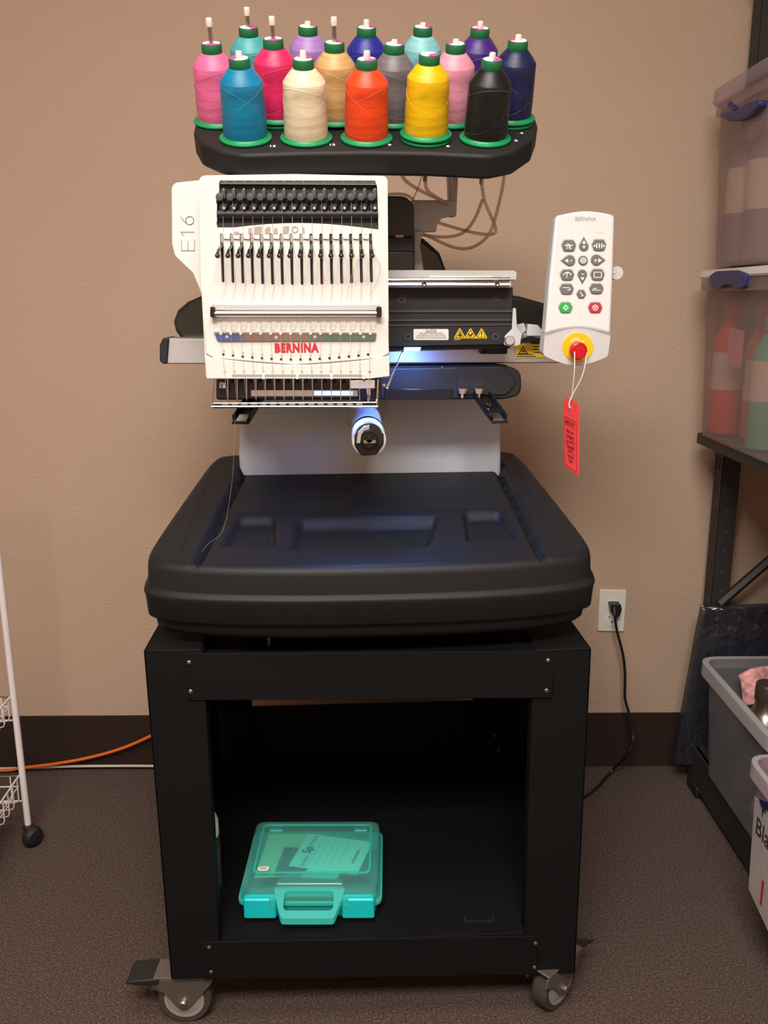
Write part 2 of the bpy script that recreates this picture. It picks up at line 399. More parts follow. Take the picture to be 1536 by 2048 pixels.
for u, v in ((990, 1470), (998, 1500)): dome(u, v, .58, .006, 'bolt', M['screw'], stand, .008)
def castor(wc, rot, pedal):
    c, s = math.cos(rot), math.sin(rot)
    def fr(x, y, z): return np.array([wc[0]+c*x-s*y, wc[1]+s*x+c*y, z])
    R = .048; ax = fr(0, 1, 0)-fr(0, 0, 0)
    mb = MB()
    for sy in (-.023, .0195):                                   # two fork cheeks
        mb.prism([fr(a, sy, b) for a, b in ((-.052, .094), (.056, .098), (.05, .086), (.012, .040), (.006, .034), (-.006, .034), (-.012, .04), (-.034, .068), (-.056, .078))], ax*.0035)
    mb.box((-.05, -.024, .096), (.055, .024, .1), fr)
    f = mb.build('castor', M['galv'], stand, bevel=.0008)
    o = fr(0, 0, R)
    MB().lathe([(R-.012, -.015), (R-.003, -.0155), (R, -.011), (R, .011), (R-.003, .0155), (R-.012, .015)], o, ax, 40).build('tyre', M['tread'], f)
    MB().lathe([(.008, -.018), (.026, -.0165), (.030, -.0155), (.030, -.0165), (R-.0125, -.0165), (R-.0125, .0165), (.008, .018)], o, ax, 40).build('wheel_hub', M['wheel'], f)
    MB().lathe([(.006, -.03), (.0075, -.028), (.0075, -.022), (.0045, -.022), (.0045, .024), (.0075, .024), (.0075, .028)], o, ax, 10).build('axle_bolt', M['bolt'], f)
    if pedal:
        pb = MB().prism([fr(a, -.026, b) for a, b in ((-.04, .10), (-.095, .094), (-.1, .088), (-.07, .085), (-.05, .082), (-.04, .09))], ax*.052)
        pb.build('brake_pedal', M['rubber'], f, bevel=.002)
        MB().tube([fr(-.05, -.027, .082), fr(-.05, .027, .082)], .004, 8).build('pedal_pin', M['bolt'], f)
pc = FZ(.048).at(368, 2008); castor(pc+np.array([0, .025, 0]), math.radians(-4), True)
pc = FZ(.048).at(1112, 1978); castor(pc+np.array([0, .02, 0]), math.radians(42), False)
MB().prism([FZ(.085).at(*q) for q in ((1130, 1880), (1188, 1882), (1150, 1905), (1120, 1912))], (0, 0, .004)).build('brake_pedal', M['rubber'], stand)
pc = np.array([xl+.07, .57, 0]); castor(pc, math.radians(20), False)
pc = np.array([xr-.07, .57, 0]); castor(pc, math.radians(70), False)

# ================================================================== the moulded table
table = thing('work_table', 'black moulded plastic worktable with shallow trays on top of the stand', 'table', (.04, .24, .74))
ZF, SL = .857, .168
def ztop(y): return ZF + (y+.02)*SL
PLT = Plane((0, -.02, ZF), (0, -.132, 1))
def bnd(s, t, o=0.0):
    """plan position: s -1..1 across, t 0 front .. 1 back; o grows the outline"""
    xc = .0405+.007*t
    w0, w1 = .357, .312
    w = w0 + (w1-w0)*t**1.15
    bow = .030*(abs(s)**2.6)
    y0 = -.026 + bow; y1 = .505
    y = y0 + (y1-y0)*t
    return np.array([xc + (w+o)*s, y - o*(1-2*t)])
def sq(s, t):
    """round the corners of the s-t square"""
    a, b = s, 2*t-1; k = .05
    f = lambda q, r: q*math.sqrt(max(0, 1-.5*k*(abs(r)**14)))*1.0
    m = (abs(a)*abs(b))**10
    return a*(1-.035*m), (b*(1-.05*m)+1)/2
def recess(x, y):
    d = 0
    def box(px, dep, soft):
        q = [PLT.at(*p) for p in px]
        yb, yf = (q[0][1]+q[1][1])/2, (q[2][1]+q[3][1])/2
        t = (y-yf)/(yb-yf)
        xa = q[3][0]+(q[0][0]-q[3][0])*t; xb = q[2][0]+(q[1][0]-q[2][0])*t
        s1 = min(x-xa, xb-x); s2 = min((y-yf)*1.0, (yb-y)*.55)
        g = lambda e, w: max(0, min(1, e/w))
        k = g(s1, soft)*g(s2, soft); k = k*k*(3-2*k); return dep*k
    d += box(((474, 1026), (556, 1030), (556, 1093), (441, 1091)), .015, .012)
    d += box(((590, 1030), (888, 1026), (862, 1094), (572, 1098)), .018, .018)
    d += box(((920, 1020), (1003, 1017), (1044, 1078), (930, 1084)), .015, .012)
    for (a, b) in (((478, 962), (388, 1140)), ((1003, 950), (1095, 1138))):
        p, q = PLT.at(*a), PLT.at(*b); e = (q-p)[:2]; L = np.linalg.norm(e); e = e/L
        w = np.array([x, y])-p[:2]; al = w@e; pr = abs(w[0]*e[1]-w[1]*e[0])
        if -.03 < al < L: k = max(0, 1-pr/.010)*min(1, (L-al)/.012); d += .012*k*k*(3-2*k)
    (pa, pb), (qa, qb) = [(PLT.at(*a), PLT.at(*b)) for a, b in (((478, 962), (388, 1140)), ((1003, 950), (1095, 1138)))]
    tl_ = (y-pb[1])/(pa[1]-pb[1]); xa = pb[0]+(pa[0]-pb[0])*tl_; xb = qb[0]+(qa[0]-qb[0])*tl_
    e_ = max(0, min(1, .5+min(x-xa, xb-x)/.008)); d += (SL-.132)*max(0, y+.02)*e_
    ys = PLT.at(740, 1112)[1]
    d += .0012*(1 if y > ys+.0015*abs(x) and abs(x-.04) < .30 else 0)
    yt = PLT.at(740, 1022)[1]
    d -= .0012*(1 if y > yt and abs(x-.04) < .26 else 0)
    return d
NS, NT = 200, 150
vs, fs = [], []
for j in range(NT+1):
    for i in range(NS+1):
        s, t = sq(-1+2*i/NS, j/NT); x, y = bnd(s, t, -.012); vs.append((x, y, ztop(y)-recess(x, y)))
for j in range(NT):
    for i in range(NS):
        a = j*(NS+1)+i; fs.append((a, a+1, a+NS+2, a+NS+1))
loop = [i for i in range(NS+1)] + [j*(NS+1)+NS for j in range(1, NT+1)] + [NT*(NS+1)+i for i in range(NS-1, -1, -1)] + [j*(NS+1) for j in range(NT-1, 0, -1)]
def ring(o, d):
    out = []
    for k in loop:
        j, i = divmod(k, NS+1); s, t = sq(-1+2*i/NS, j/NT); x, y = bnd(s, t, o); out.append((x, y, ztop(y)-d))
    return out
prev = loop
for o, d in ((-.006, .0016), (-.0015, .006), (0, .013), (.0015, .040), (.002, .0435), (.0065, .047), (.0075, .051), (.006, .056), (.004, .088), (.002, .091), (-.005, .0925), (-.007, .110), (-.014, .120), (-.032, .127)):
    k0 = len(vs); vs += ring(o, d); cur = list(range(k0, k0+len(loop)))
    for a in range(len(loop)):
        b = (a+1) % len(loop); fs.append((prev[b], prev[a], cur[a], cur[b]))
    prev = cur
fs.append(tuple(prev[::-1]))
tb = mesh_obj('table_shell', vs, fs, M['tray'], table, smooth='auto')
tb.data.set_sharp_from_angle(angle=math.radians(60))
MB().box((-.2, .08, .716), (.3, .5, .752)).build('table_chassis', M['steel_black'], table, bevel=.004)
MB().lathe([(.004, 0), (.004, .018)], P(538, 1284, .06)+np.array([0, 0, -.006]), (0, 0, 1), 8).build('levelling_screw', M['bolt'], table)
# ================================================================== the embroidery machine
mach = thing('embroidery_machine', 'white sixteen-needle embroidery machine with black carriage and thread rack above', 'sewing machine', (.05, .42, .8))
YH = .05; FH = FY(YH)
# --- grey column rising from the table
col_px = rounded([(480, 957), (477, 905), (480, 860), (512, 796), (1000, 790), (1002, 860), (1002, 955)], [0, 10, 30, 20, 20, 0, 0])
cb = plate('column', col_px, FY(.42), .12, M['grey'], mach, bevel=.006, seg=3)
# --- cylinder arm with the rotary hook
AF = P(738, 880, .075); AB = np.array([P(738, 880, .075)[0], .44, AF[2]+.012])
ad = (AF-AB)/np.linalg.norm(AF-AB)
arm = MB().lathe([(.034, 0), (.033, .02), (.0275, .06), (.0265, .30), (.0272, .345), (.0272, .362)], AB, ad, 32).build('cylinder_arm', M['lgrey'], mach)
MB().lathe([(.05, .012), (.047, .022), (.038, .030), (.031, .04)], AB, ad, 32).build('arm_collar', M['grey'], arm)
FA = Plane(AF, (0, -1, 0))
MB().lathe([(.0278, .30), (.0283, .302), (.0283, .316), (.0278, .318)], AB, ad, 32).build('needle_plate_ring', M['chrome'], arm)
plate('hook_shroud', [(709, 868), (767, 866), (767, 886), (752, 909), (723, 911), (709, 890)], FA, .03, M['gloss'], arm, bevel=.002, off=.004)
plate('hook_housing', circ(738, 872, 27, 28), FA, .03, M['black'], arm, off=.006)
MB().lathe([(.017, 0), (.0165, .004), (.013, .005), (.012, .003), (.006, .003), (.005, .006), (.001, .006)], FA.at(738, 877, .006), NEG_Y, 24).build('rotary_hook', M['gloss'], arm)
plate('bobbin_case_latch', rrect(727, 878, 751, 884, 2), FA, .002, M['bolt'], arm, off=.012)
plate('hook_guard', [(713, 884), (716, 862), (728, 851), (738, 849), (738, 856), (728, 859), (722, 868), (720, 884)], FA, .004, M['satin'], arm, off=.011)
# --- smoked hood behind the head
hood = plate('hood', rounded([(362, 678), (350, 662), (346, 643), (354, 621), (375, 603), (410, 588), (560, 520), (700, 474), (845, 474), (880, 505), (905, 575), (1040, 592), (1096, 608), (1150, 640), (1150, 694), (410, 693), (385, 690)], [12, 12, 12, 12, 12, 20, 40, 40, 20, 20, 30, 20, 20, 20, 0, 0, 10]), FY(.34), .20, M['smoke'], mach, bevel=.012, seg=4)
# --- long aluminium beam with end cap
bm_ = plate('cross_beam', [(330, 676), (1122, 690), (1122, 726), (330, 728)], FY(.29), .06, M['satin'], mach, bevel=.002)
plate('beam_end_cap', rounded([(319, 690), (326, 676), (338, 675), (334, 728), (326, 728), (319, 722)], 4), FY(.285), .07, M['black'], bm_, bevel=.002)
plate('warning_label', [(1030, 688), (1098, 686), (1098, 714), (1031, 717)], FY(.288), .0006, M['yellow'], bm_)
FB = FY(.2874)
plate('warning_label_header', [(1062, 682), (1098, 682), (1098, 688), (1062, 688)], FB, .0006, M['print_black'], bm_)
for k, (v, a, b) in enumerate(((693, 1066, 1096), (699, 1066, 1096), (705, 1068, 1096), (709, 1034, 1066), (713, 1034, 1072))):
    plate('label_text_line', [(a, v-1), (b, v-1), (b, v+.6), (a, v+.6)], FB, .0003, M['print_black'], bm_)
plate('warning_triangle', [(1046, 692), (1056, 708), (1037, 708)], FB, .0003, M['print_black'], bm_, holes=[[(1046, 695), (1053, 706.5), (1040, 706.5)]])
plate('burst_symbol', circ(1046.5, 702.5, 2.4, 8), FB, .0003, M['print_black'], bm_)
# --- black hoop beam below
hb = plate('hoop_beam', rounded([(432, 740), (1000, 732), (1043, 738), (1043, 792), (1005, 799), (432, 800)], [6, 8, 30, 30, 8, 6]), FY(.25), .09, M['black'], mach, bevel=.005, seg=3)
plate('beam_lip', [(770, 777), (905, 779), (905, 799), (770, 799)], FY(.247), .004, M['gloss'], hb, bevel=.001)
plate('beam_cover', rounded([(915, 736), (1012, 736), (1036, 765), (1012, 790), (915, 790)], [2, 14, 18, 14, 2]), FY(.246), .006, M['black'], hb, bevel=.002)
dome(884, 734, .25, .0025, 'beam_screw', M['bolt'], hb)
for u in (925, 958):
    p = P(u, 782, .232)
    MB().lathe([(.0035, -.012), (.0035, -.004), (.0075, -.004), (.0075, 0), (.009, 0), (.009, .005), (.0075, .006)], p, (0, 0, 1), 14).build('thumb_screw', M['chrome'], hb)
# --- hoop arms: open channels reaching forward
def hoop_arm(rear, front, hw):
    a = P(rear[0], rear[1], .245); b = P(front[0], front[1], .155)
    d = (b-a)/np.linalg.norm(b-a); s = np.cross(d, (0, 0, 1)); s = s/np.linalg.norm(s); zz = np.cross(s, d); zz = zz if zz[2] > 0 else -zz
    def fr(x, y, k): return a + d*y + s*x + zz*k
    L = float(np.linalg.norm(b-a)); mb = MB()
    mb.box((-hw, 0, -.0025), (hw, L, 0), fr).box((-hw, 0, 0), (-hw+.0025, L-.008, .010), fr).box((hw-.0025, 0, 0), (hw, L-.008, .010), fr)
    o = mb.build('hoop_arm', M['gloss'], mach, bevel=.0006)
    MB().box((-hw*.7, L*.72, 0), (hw*.7, L*.97, .003), fr).build('arm_spring', M['chrome'], o, bevel=.0005)
    MB().lathe([(.005, 0), (.005, .004), (.002, .006)], fr(0, L*.42, 0), (0, 0, 1), 10).build('arm_screw', M['chrome'], o)
hoop_arm((962, 792), (1000, 844), .015); hoop_arm((512, 796), (480, 846), .015)
# --- carriage box at the right
FC = FY(.20)
box_ = plate('carriage', [(772, 572), (1026, 574), (1026, 655), (1020, 690), (772, 694)], FC, .10, M['black'], mach, bevel=.002)
plate('carriage_rib', [(772, 620), (1024, 620), (1024, 625), (772, 625)], FC, .003, M['dgrey'], box_, off=.003, bevel=.0006)
plate('carriage_rib', [(772, 639), (1024, 638), (1024, 642), (772, 643)], FC, .003, M['dgrey'], box_, off=.003, bevel=.0006)
plate('carriage_rib', [(772, 650), (1024, 648), (1024, 651), (772, 653)], FC, .003, M['dgrey'], box_, off=.002, bevel=.0006)
for u, v, r in ((803, 598, 9), (992, 596, 7), (816, 673, 7), (991, 673, 7)):
    q = plate('screw_recess', circ(u, v, r, 20), FC, .001, M['dgrey'], box_, off=.0012, holes=[circ(u, v, r*.6, 20)])
    plate('socket_screw', circ(u, v, r*.55, 16), FC, .001, M['gloss'], box_, off=.0016)
plate('caution_label', rrect(827, 658, 897, 680, 3), FC, .0006, M['paper'], box_, off=.0006)
rx = np.array([1., 0, 0]); uz = np.array([0, 0, 1.])
pxm = float(np.linalg.norm(FC.at(900, 660)-FC.at(800, 660)))/100
text('caution_text', 'CAUTION', FC.at(862, 662.5, .0007), rx, uz, 8*pxm, M['print_black'], box_, bold=.012, width=22*pxm)
text('label_text', 'LASER LIGHT IS VISIBLE WHEN NEEDLE\nCASE IS REMOVED DO NOT STARE INTO BEAM\nOR VIEW DIRECTLY WITH OPTICAL INSTRUMENTS', FC.at(862, 671.5, .0007), rx, uz, 5.2*pxm, M['print_black'], box_, width=63*pxm, line=.85)
for k, u in enumerate((919.5, 941, 963)):
    plate('warning_triangle', rounded([(u, 655), (u+12.5, 677), (u-12.5, 677)], 2.5), FC, .0006, M['yellow'], box_, off=.0006)
    plate('triangle_border', rounded([(u, 658.5), (u+9.5, 675.5), (u-9.5, 675.5)], 1.5), FC, .0003, M['print_black'], box_, off=.0009, holes=[rounded([(u, 660.5), (u+7.6, 674.3), (u-7.6, 674.3)], 1.2)])
    if k == 2:
        plate('exclamation_mark', [(u-1.3, 664), (u+1.3, 664), (u+.6, 670.5), (u-.6, 670.5)], FC, .0003, M['print_black'], box_, off=.0009)
        plate('exclamation_dot', circ(u, 672.6, 1, 8), FC, .0003, M['print_black'], box_, off=.0009)
    elif k == 0:
        plate('hand_symbol', [(u-1, 664), (u+1, 664), (u+4.5, 672), (u+2, 673.5), (u-4, 671.5), (u-4, 669.5), (u-.8, 669)], FC, .0003, M['print_black'], box_, off=.0009)
    else:
        plate('hand_symbol', [(u-4, 666), (u-1, 670), (u+3.5, 665.5), (u+4.5, 668), (u+1, 673), (u-2, 673), (u-5, 669)], FC, .0003, M['print_black'], box_, off=.0009)
text('label_text', 'WARNING', FC.at(914, 679, .0007), rx, uz, 3.4*pxm, M['yellow'], box_, width=14*pxm)
# rails on top of the carriage
rl = plate('guide_rail', rounded([(772, 540), (1029, 541), (1034, 546), (1033, 560), (772, 558)], 2), FY(.18), .05, M['lgrey'], box_, bevel=.001)
plate('rail_strip', [(858, 551), (984, 552), (984, 557), (858, 557)], FY(.179), .004, M['paper'], box_)
MB().tube([P(770, 560, .175), P(1020, 559, .175)], .0035, 10).build('rail_rod', M['chrome'], box_)
MB().tube([P(770, 570, .172), P(1020, 570, .172)], .004, 10).build('rail_rod', M['alu'], box_)
plate('rail_web', [(772, 556), (1022, 556), (1022, 575), (772, 575)], FY(.182), .02, M['satin'], box_)
for u in (848, 994): dome(u, 569, .168, .0045, 'rail_screw', M['chrome'], box_, .004)
plate('side_bracket', rounded([(1026, 616), (1032, 616), (1034, 655), (1044, 668), (1040, 690), (1022, 694), (1008, 690), (1010, 672), (1024, 658)], 4), FY(.192), .004, M['lgrey'], box_, bevel=.0006)
MB().lathe([(.0085, -.004), (.0085, .003), (.007, .005), (.001, .005)], P(1019, 681, .19), NEG_Y, 20).build('bracket_knob', M['satin'], box_)
plate('bracket_tab', [(1030, 650), (1048, 646), (1052, 660), (1044, 668)], FY(.23), .004, M['lgrey'], box_)
plate('connector', rounded([(1056, 648), (1076, 650), (1086, 662), (1086, 672), (1052, 672)], 3), FY(.24), .02, M['pad'], box_, bevel=.001)
MB().tube(bez([P(1040, 674, .25), P(1062, 668, .25), P(1080, 672, .25), P(1100, 672, .25)], 5), .004, 8).build('connector_cable', M['paper'], box_)
plate('sensor_block', rrect(960, 694, 1015, 708, 4), FY(.27), .02, M['black'], box_, bevel=.001)
for u in (967, 1008): dome(u, 701, .268, .004, 'sensor_screw', M['gloss'], box_)
plate('carriage_bar', [(772, 694), (1022, 688), (1020, 697), (900, 700), (772, 704)], FY(.21), .06, M['black'], box_, bevel=.001)
# --- parts seen above the carriage, behind the head
mc = plate('motor_cover', rounded([(740, 392), (812, 392), (828, 410), (829, 474), (740, 476)], [0, 26, 20, 4, 0]), FY(.24), .10, M['dgrey'], mach, bevel=.006, seg=3)
plate('motor_block', [(740, 476), (828, 474), (828, 503), (740, 503)], FY(.235), .10, M['black'], mach, bevel=.001)
plate('motor_ledge', rounded([(740, 502), (828, 503), (828, 541), (740, 541)], 3), FY(.225), .08, M['gloss'], mach, bevel=.006, seg=3)
plate('cover_slot', [(791, 470), (807, 470), (806, 476), (791, 476)], FY(.237), .003, M['lgrey'], mach)
pb = plate('rack_bracket', rounded([(822, 400), (913, 400), (910, 430), (884, 436), (874, 450), (873, 463), (822, 466)], [0, 3, 6, 10, 10, 4, 0]), FY(.30), .014, M['lgrey'], mach, bevel=.0015)
plate('rack_post', [(896, 338), (917, 338), (913, 432), (900, 432)], FY(.302), .03, M['lgrey'], mach, bevel=.002)
plate('frame_post', [(828, 462), (846, 462), (840, 490), (848, 545), (828, 545)], FY(.29), .03, M['lgrey'], mach, bevel=.002)
# --- wire of the laser / light
plate('led_lamp', [(809, 695), (842, 695), (840, 702), (808, 703)], FY(.185), .012, M['led'], mach)  # plate made to glow in place of the LED's reflection
L2 = bpy.data.lights.new('side_led_light', 'AREA'); L2.shape = 'RECTANGLE'; L2.size = .025; L2.size_y = .01; L2.energy = .5; L2.color = (.16, .32, 1.0)  # added light without a source here, throws blue on beams and table
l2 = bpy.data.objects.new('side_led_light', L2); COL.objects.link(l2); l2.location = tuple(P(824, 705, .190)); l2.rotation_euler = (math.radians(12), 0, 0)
MB().tube([P(806, 701, .2), P(789, 742, .17), P(774, 776, .15)], [.0016, .0016, .0028], 8).build('light_strut', M['chrome'], mach)
# ================================================================== needle head
NE = 16
def nx(i, a, b): return a + (b-a)*i/15.0
ten = [(440, 361), (750, 361), (754, 372), (756, 420), (757, 459)] + [(757-(757-436)*k/10, 459-13*math.sin(math.pi*k/10)*1.0) for k in range(1, 10)] + [(434, 455), (431, 430), (434, 380)]
slots = []
for i in range(NE):
    ut = nx(i, 443, 741); ub = nx(i, 446, 743); arc = 5*math.sin(math.pi*i/15)
    slots.append(capsule(ut, 470, ub, 562+arc, 3.0))
face_px = rounded([(398, 351), (590, 348), (775, 352), (778, 755), (412, 757), (402, 560)], [14, 0, 12, 3, 6, 0])
face = plate('face_plate', face_px, FH, .012, M['white'], mach, holes=[ten]+slots)
shell_px = rounded([(398, 351), (590, 348), (775, 352), (778, 755), (412, 757), (402, 560)], [14, 0, 12, 3, 6, 0])
plate('head_shell', [(398+ (u-398)*1.0, v) for u, v in shell_px], FH, .135, M['white'], mach, off=-.030, bevel=.003)
plate('slot_liner', rrect(420, 356, 770, 585, 6), FH, .017, M['black'], face, off=-.0122)
lower = plate('lower_face', rounded([(408, 634), (770, 632), (776, 640), (778, 706), (760, 716), (590, 729), (430, 716), (412, 706)], [3, 3, 3, 0, 0, 0, 0, 0]), FH, .010, M['white'], mach, off=.004, bevel=.001)
chin_px = [(412, 713)] + [(412+(778-412)*k/12, 713+16*math.sin(math.pi*k/12)) for k in range(1, 12)] + [(778, 711), (779, 752), (740, 757), (450, 757), (414, 757)]
chin = plate('chin_cover', chin_px, FH, .02, M['white'], mach, off=.008, bevel=.0012)
# side bulge with the model name
bul = plate('side_cover', rounded([(343, 366), (402, 360), (404, 590), (386, 546), (350, 512), (344, 488)], [16, 2, 0, 20, 20, 12]), FY(.085), .12, M['white'], mach, bevel=.010, seg=4)
pxb = float(np.linalg.norm(P(400, 400, .075)-P(300, 400, .075)))/100
PB_ = Plane((0, .085, 0), NEG_Y)
def stroke(px, w=1.5):
    mb = MB()
    for (a, b) in zip(px[:-1], px[1:]): mb.prism([PB_.at(u, v, .0008) for u, v in capsule(a[0], a[1], b[0], b[1], w/2, 3)], (0, .001, 0))
    return mb.build('model_name', M['print_grey'], bul)
stroke([(363, 480), (363, 501), (389, 501), (389, 480)]); stroke([(376, 501), (376, 482)])
stroke([(388, 464), (362, 464), (368, 471)])
stroke([(379.5+8.2*math.cos(t*.35), 441+8.2*math.sin(t*.35)) for t in range(19)]); stroke([(373, 446), (367, 441), (361.5, 433)])
# tension unit in the recess
pxh = float(np.linalg.norm(FH.at(700, 500)-FH.at(600, 500)))/100
plate('tension_panel', [(438, 370), (753, 370), (755, 420), (756, 458), (590, 448), (434, 456), (433, 420)], FH, .003, M['black'], face, off=-.0095)
plate('number_strip', [(441, 359), (751, 361), (753, 369), (440, 368)], FH, .006, M['dgrey'], face, off=-.001, bevel=.0005)
plate('strip_edge', [(440, 366), (753, 368), (753, 370), (440, 368)], FH, .002, M['screw'], face, off=.0005)
for i in range(NE):
    text('needle_number', str(16-i), FH.at(nx(i, 449, 746), 363.5, -.0004), rx, uz, 5*pxh, M['print_grey'], face)
MB().tube([FH.at(434, 428, -.002), FH.at(756, 428, -.002)], .006, 14).build('guide_roller', M['black'], face)
plate('end_bracket', [(431, 376), (438, 362), (439, 395), (434, 400)], FH, .006, M['lgrey'], face, off=.001)
plate('end_bracket', [(431, 410), (434, 406), (434, 444), (431, 440)], FH, .006, M['white'], face, off=.001)
kn = None
def place(o, name, d, parent):
    c = o.copy(); c.name = name; COL.objects.link(c); c.parent = parent; c.matrix_parent_inverse = Matrix.Identity(4); c.location = Vector(o.location)+Vector(d); return c
proto = {}
for i in range(NE):
    u = nx(i, 446, 747)
    base = FH.at(u, 392)
    if i == 0:
        b0 = base
        mb = MB().lathe([(.0052, -.004), (.0062, .002), (.0062, .006), (.005, .0085), (.002, .009)], FH.at(u-5, 395, 0), NEG_Y, 16)
        proto['tension_knob'] = mb.build('tension_knob', M['dgrey'], face)
        mb = MB().prism([FH.at(u-3, 380, .006), FH.at(u+5, 379, .006), FH.at(u+6, 398, .006), FH.at(u-2, 398, .006)], (0, .010, 0))
        proto['tension_bracket'] = mb.build('tension_bracket', M['dgrey'], face, bevel=.0008)
        mb = MB().lathe([(.0012, -.008), (.0012, .004), (.0018, .004), (.0018, .005), (.0012, .0055)], FH.at(u+2, 379, -.001), NEG_Y, 10)
        proto['thread_eyelet'] = mb.build('thread_eyelet', M['chrome'], face)
        mb = MB().prism([FH.at(u-8, 412, .001), FH.at(u-1, 406, .001), FH.at(u+9, 408, .001), FH.at(u+8, 416, .001), FH.at(u, 424, .001), FH.at(u-6, 420, .001)], (0, .009, 0))
        proto['check_spring_cover'] = mb.build('check_spring_cover', M['black'], face, bevel=.001)
        mb = MB().lathe([(.0022, -.004), (.0030, .004), (.002, .006), (.0006, .006)], FH.at(u+3, 417, .001), NEG_Y, 10)
        proto['guide_pin'] = mb.build('guide_pin', M['bolt'], face)
        mb = MB().lathe([(.0034, -.004), (.0038, .001), (.0028, .0045), (.0008, .005)], FH.at(u-6, 399, 0), NEG_Y, 12)
        proto['tension_cap'] = mb.build('tension_cap', M['gloss'], face)
    else:
        for k, o in proto.items(): place(o, k, tuple(base-b0), face)
    # ----- take-up lever: a hooked arm that comes out of its slot
    ut = nx(i, 444, 741.5)
    a = FH.at(ut, 474, -.010); b = FH.at(ut+.3, 490, .004); c = FH.at(ut+.4, 503, .040); d = FH.at(ut+.4, 512, .052)
    mb = MB().tube(bez([a, b, c, d], 4), [.0019]*8+[.0023]*4+[.0028], 6)
    mb.lathe([(.0034, -.002), (.0038, 0), (.0034, .002)], d+np.array([0, 0, -.002]), NEG_Y, 10)
    lv = mb.build('take_up_lever', M['gloss'], face)
    MB().lathe([(.0011, .0), (.0014, .003), (.0008, .0035)], d+np.array([0, 0, -.001]), NEG_Y, 8).build('lever_eye', M['chrome'], lv)
    # sliver at the slot top; grey on the first ones paints a reflection
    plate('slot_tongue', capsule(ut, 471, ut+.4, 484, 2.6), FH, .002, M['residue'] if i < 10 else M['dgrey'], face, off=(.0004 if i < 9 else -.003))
    if i < 15: plate('guide_ledge', [(ut+4, 473), (nx(i+1, 444, 741.5)-4, 473), (nx(i+1, 444, 741.5)-4, 479), (ut+4, 478)], FH, .003, M['white'], face, off=.003, bevel=.0005)
plate('face_screw', circ(731, 467, 2.6, 12), FH, .001, M['print_lgrey'], face, off=.0007)
# torn sticker remnants: irregular patches above the slots
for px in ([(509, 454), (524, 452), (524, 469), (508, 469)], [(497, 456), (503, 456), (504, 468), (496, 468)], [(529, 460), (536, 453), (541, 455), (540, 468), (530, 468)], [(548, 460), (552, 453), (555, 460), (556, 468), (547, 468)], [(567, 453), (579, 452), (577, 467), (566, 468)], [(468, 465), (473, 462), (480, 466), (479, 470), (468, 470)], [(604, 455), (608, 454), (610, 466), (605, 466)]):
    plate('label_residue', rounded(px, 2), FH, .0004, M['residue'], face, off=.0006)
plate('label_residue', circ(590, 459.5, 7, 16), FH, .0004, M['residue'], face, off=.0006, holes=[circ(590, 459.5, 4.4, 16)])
# bar with round rod and end blocks
rb = plate('rod_carrier', [(427, 608), (758, 609), (758, 621), (428, 621)], FH, .012, M['satin'], mach, off=.012, bevel=.0008)
MB().tube([FH.at(428, 627, .016), FH.at(757, 627, .016)], .0036, 14).build('thread_rod', M['chrome'], rb)
for u0, u1 in ((424, 433), (752, 762)): plate('rod_end_block', rrect(u0, 613, u1, 634, 3), FH, .02, M['gloss'], rb, off=.020, bevel=.001)
for u in (440, 447): dome(u, 619, YH-.012, .0016, 'rod_screw', M['chrome'], rb)
st = plate('colour_strip', rounded([(430, 664), (752, 665), (751, 681), (436, 682)], [0, 0, 5, 6]), FH, .0015, M['tint'], mach, off=.007)
plate('strip_lip', [(429, 663), (752, 664), (752, 667), (430, 666)], FH, .004, M['chrome'], st, off=.010)
for i in range(NE): plate('strip_tab', rounded([(nx(i, 441, 737.5), 661), (nx(i, 446, 742.5), 661), (nx(i, 446, 742.5), 669), (nx(i, 441, 737.5), 669)], 1.5), FH, .003, M['white'], st, off=.0115)
for u, v in ((455, 673), (553, 674), (630, 673), (727, 673)): plate('strip_hole', circ(u, v, 3, 10), FH, .0003, M['satin'], st, off=.0074)
for i in range(NE):
    a = nx(i, 441, 738)
    plate('thread_flute', [(a+3, 642), (a+15, 642), (a+12, 660), (a+2, 660)], FH, .003, M['white'], lower, off=.0052, bevel=.0008)
text('maker_name', 'BERNINA', FH.at(593, 696, .0048), rx, uz, 24*pxh, M['print_red'], mach, bold=.06, width=90*pxh, spacing=1.16)
for i in range(NE):
    u = nx(i, 447.5, 736); v = 708.5+10*math.sin(math.pi*i/15)
    plate('needle_dot', circ(u, v, 2.6, 12), FH, .0005, M['print_black'], lower, off=.0046)
    text('needle_number', str(16-i), FH.at(u, v-7, .0046), rx, uz, 6*pxh, M['print_grey'], lower)
    text('thread_number', str(16-i), FH.at(u+3, 742, .009), rx, uz, 4*pxh, M['print_grey'], chin, width=6*pxh)
for k, (a, b) in enumerate(((465, 525), (531, 592), (598, 660), (666, 724))):
    plate('chin_slot', [(a, 748), (b, 748), (b, 752), (a, 752)], FH, .001, M['print_grey'], chin, off=.0086)
    plate('chin_tab', rrect(b+.5, 746, b+6, 757, 1), FH, .003, M['white'], chin, off=.0105)
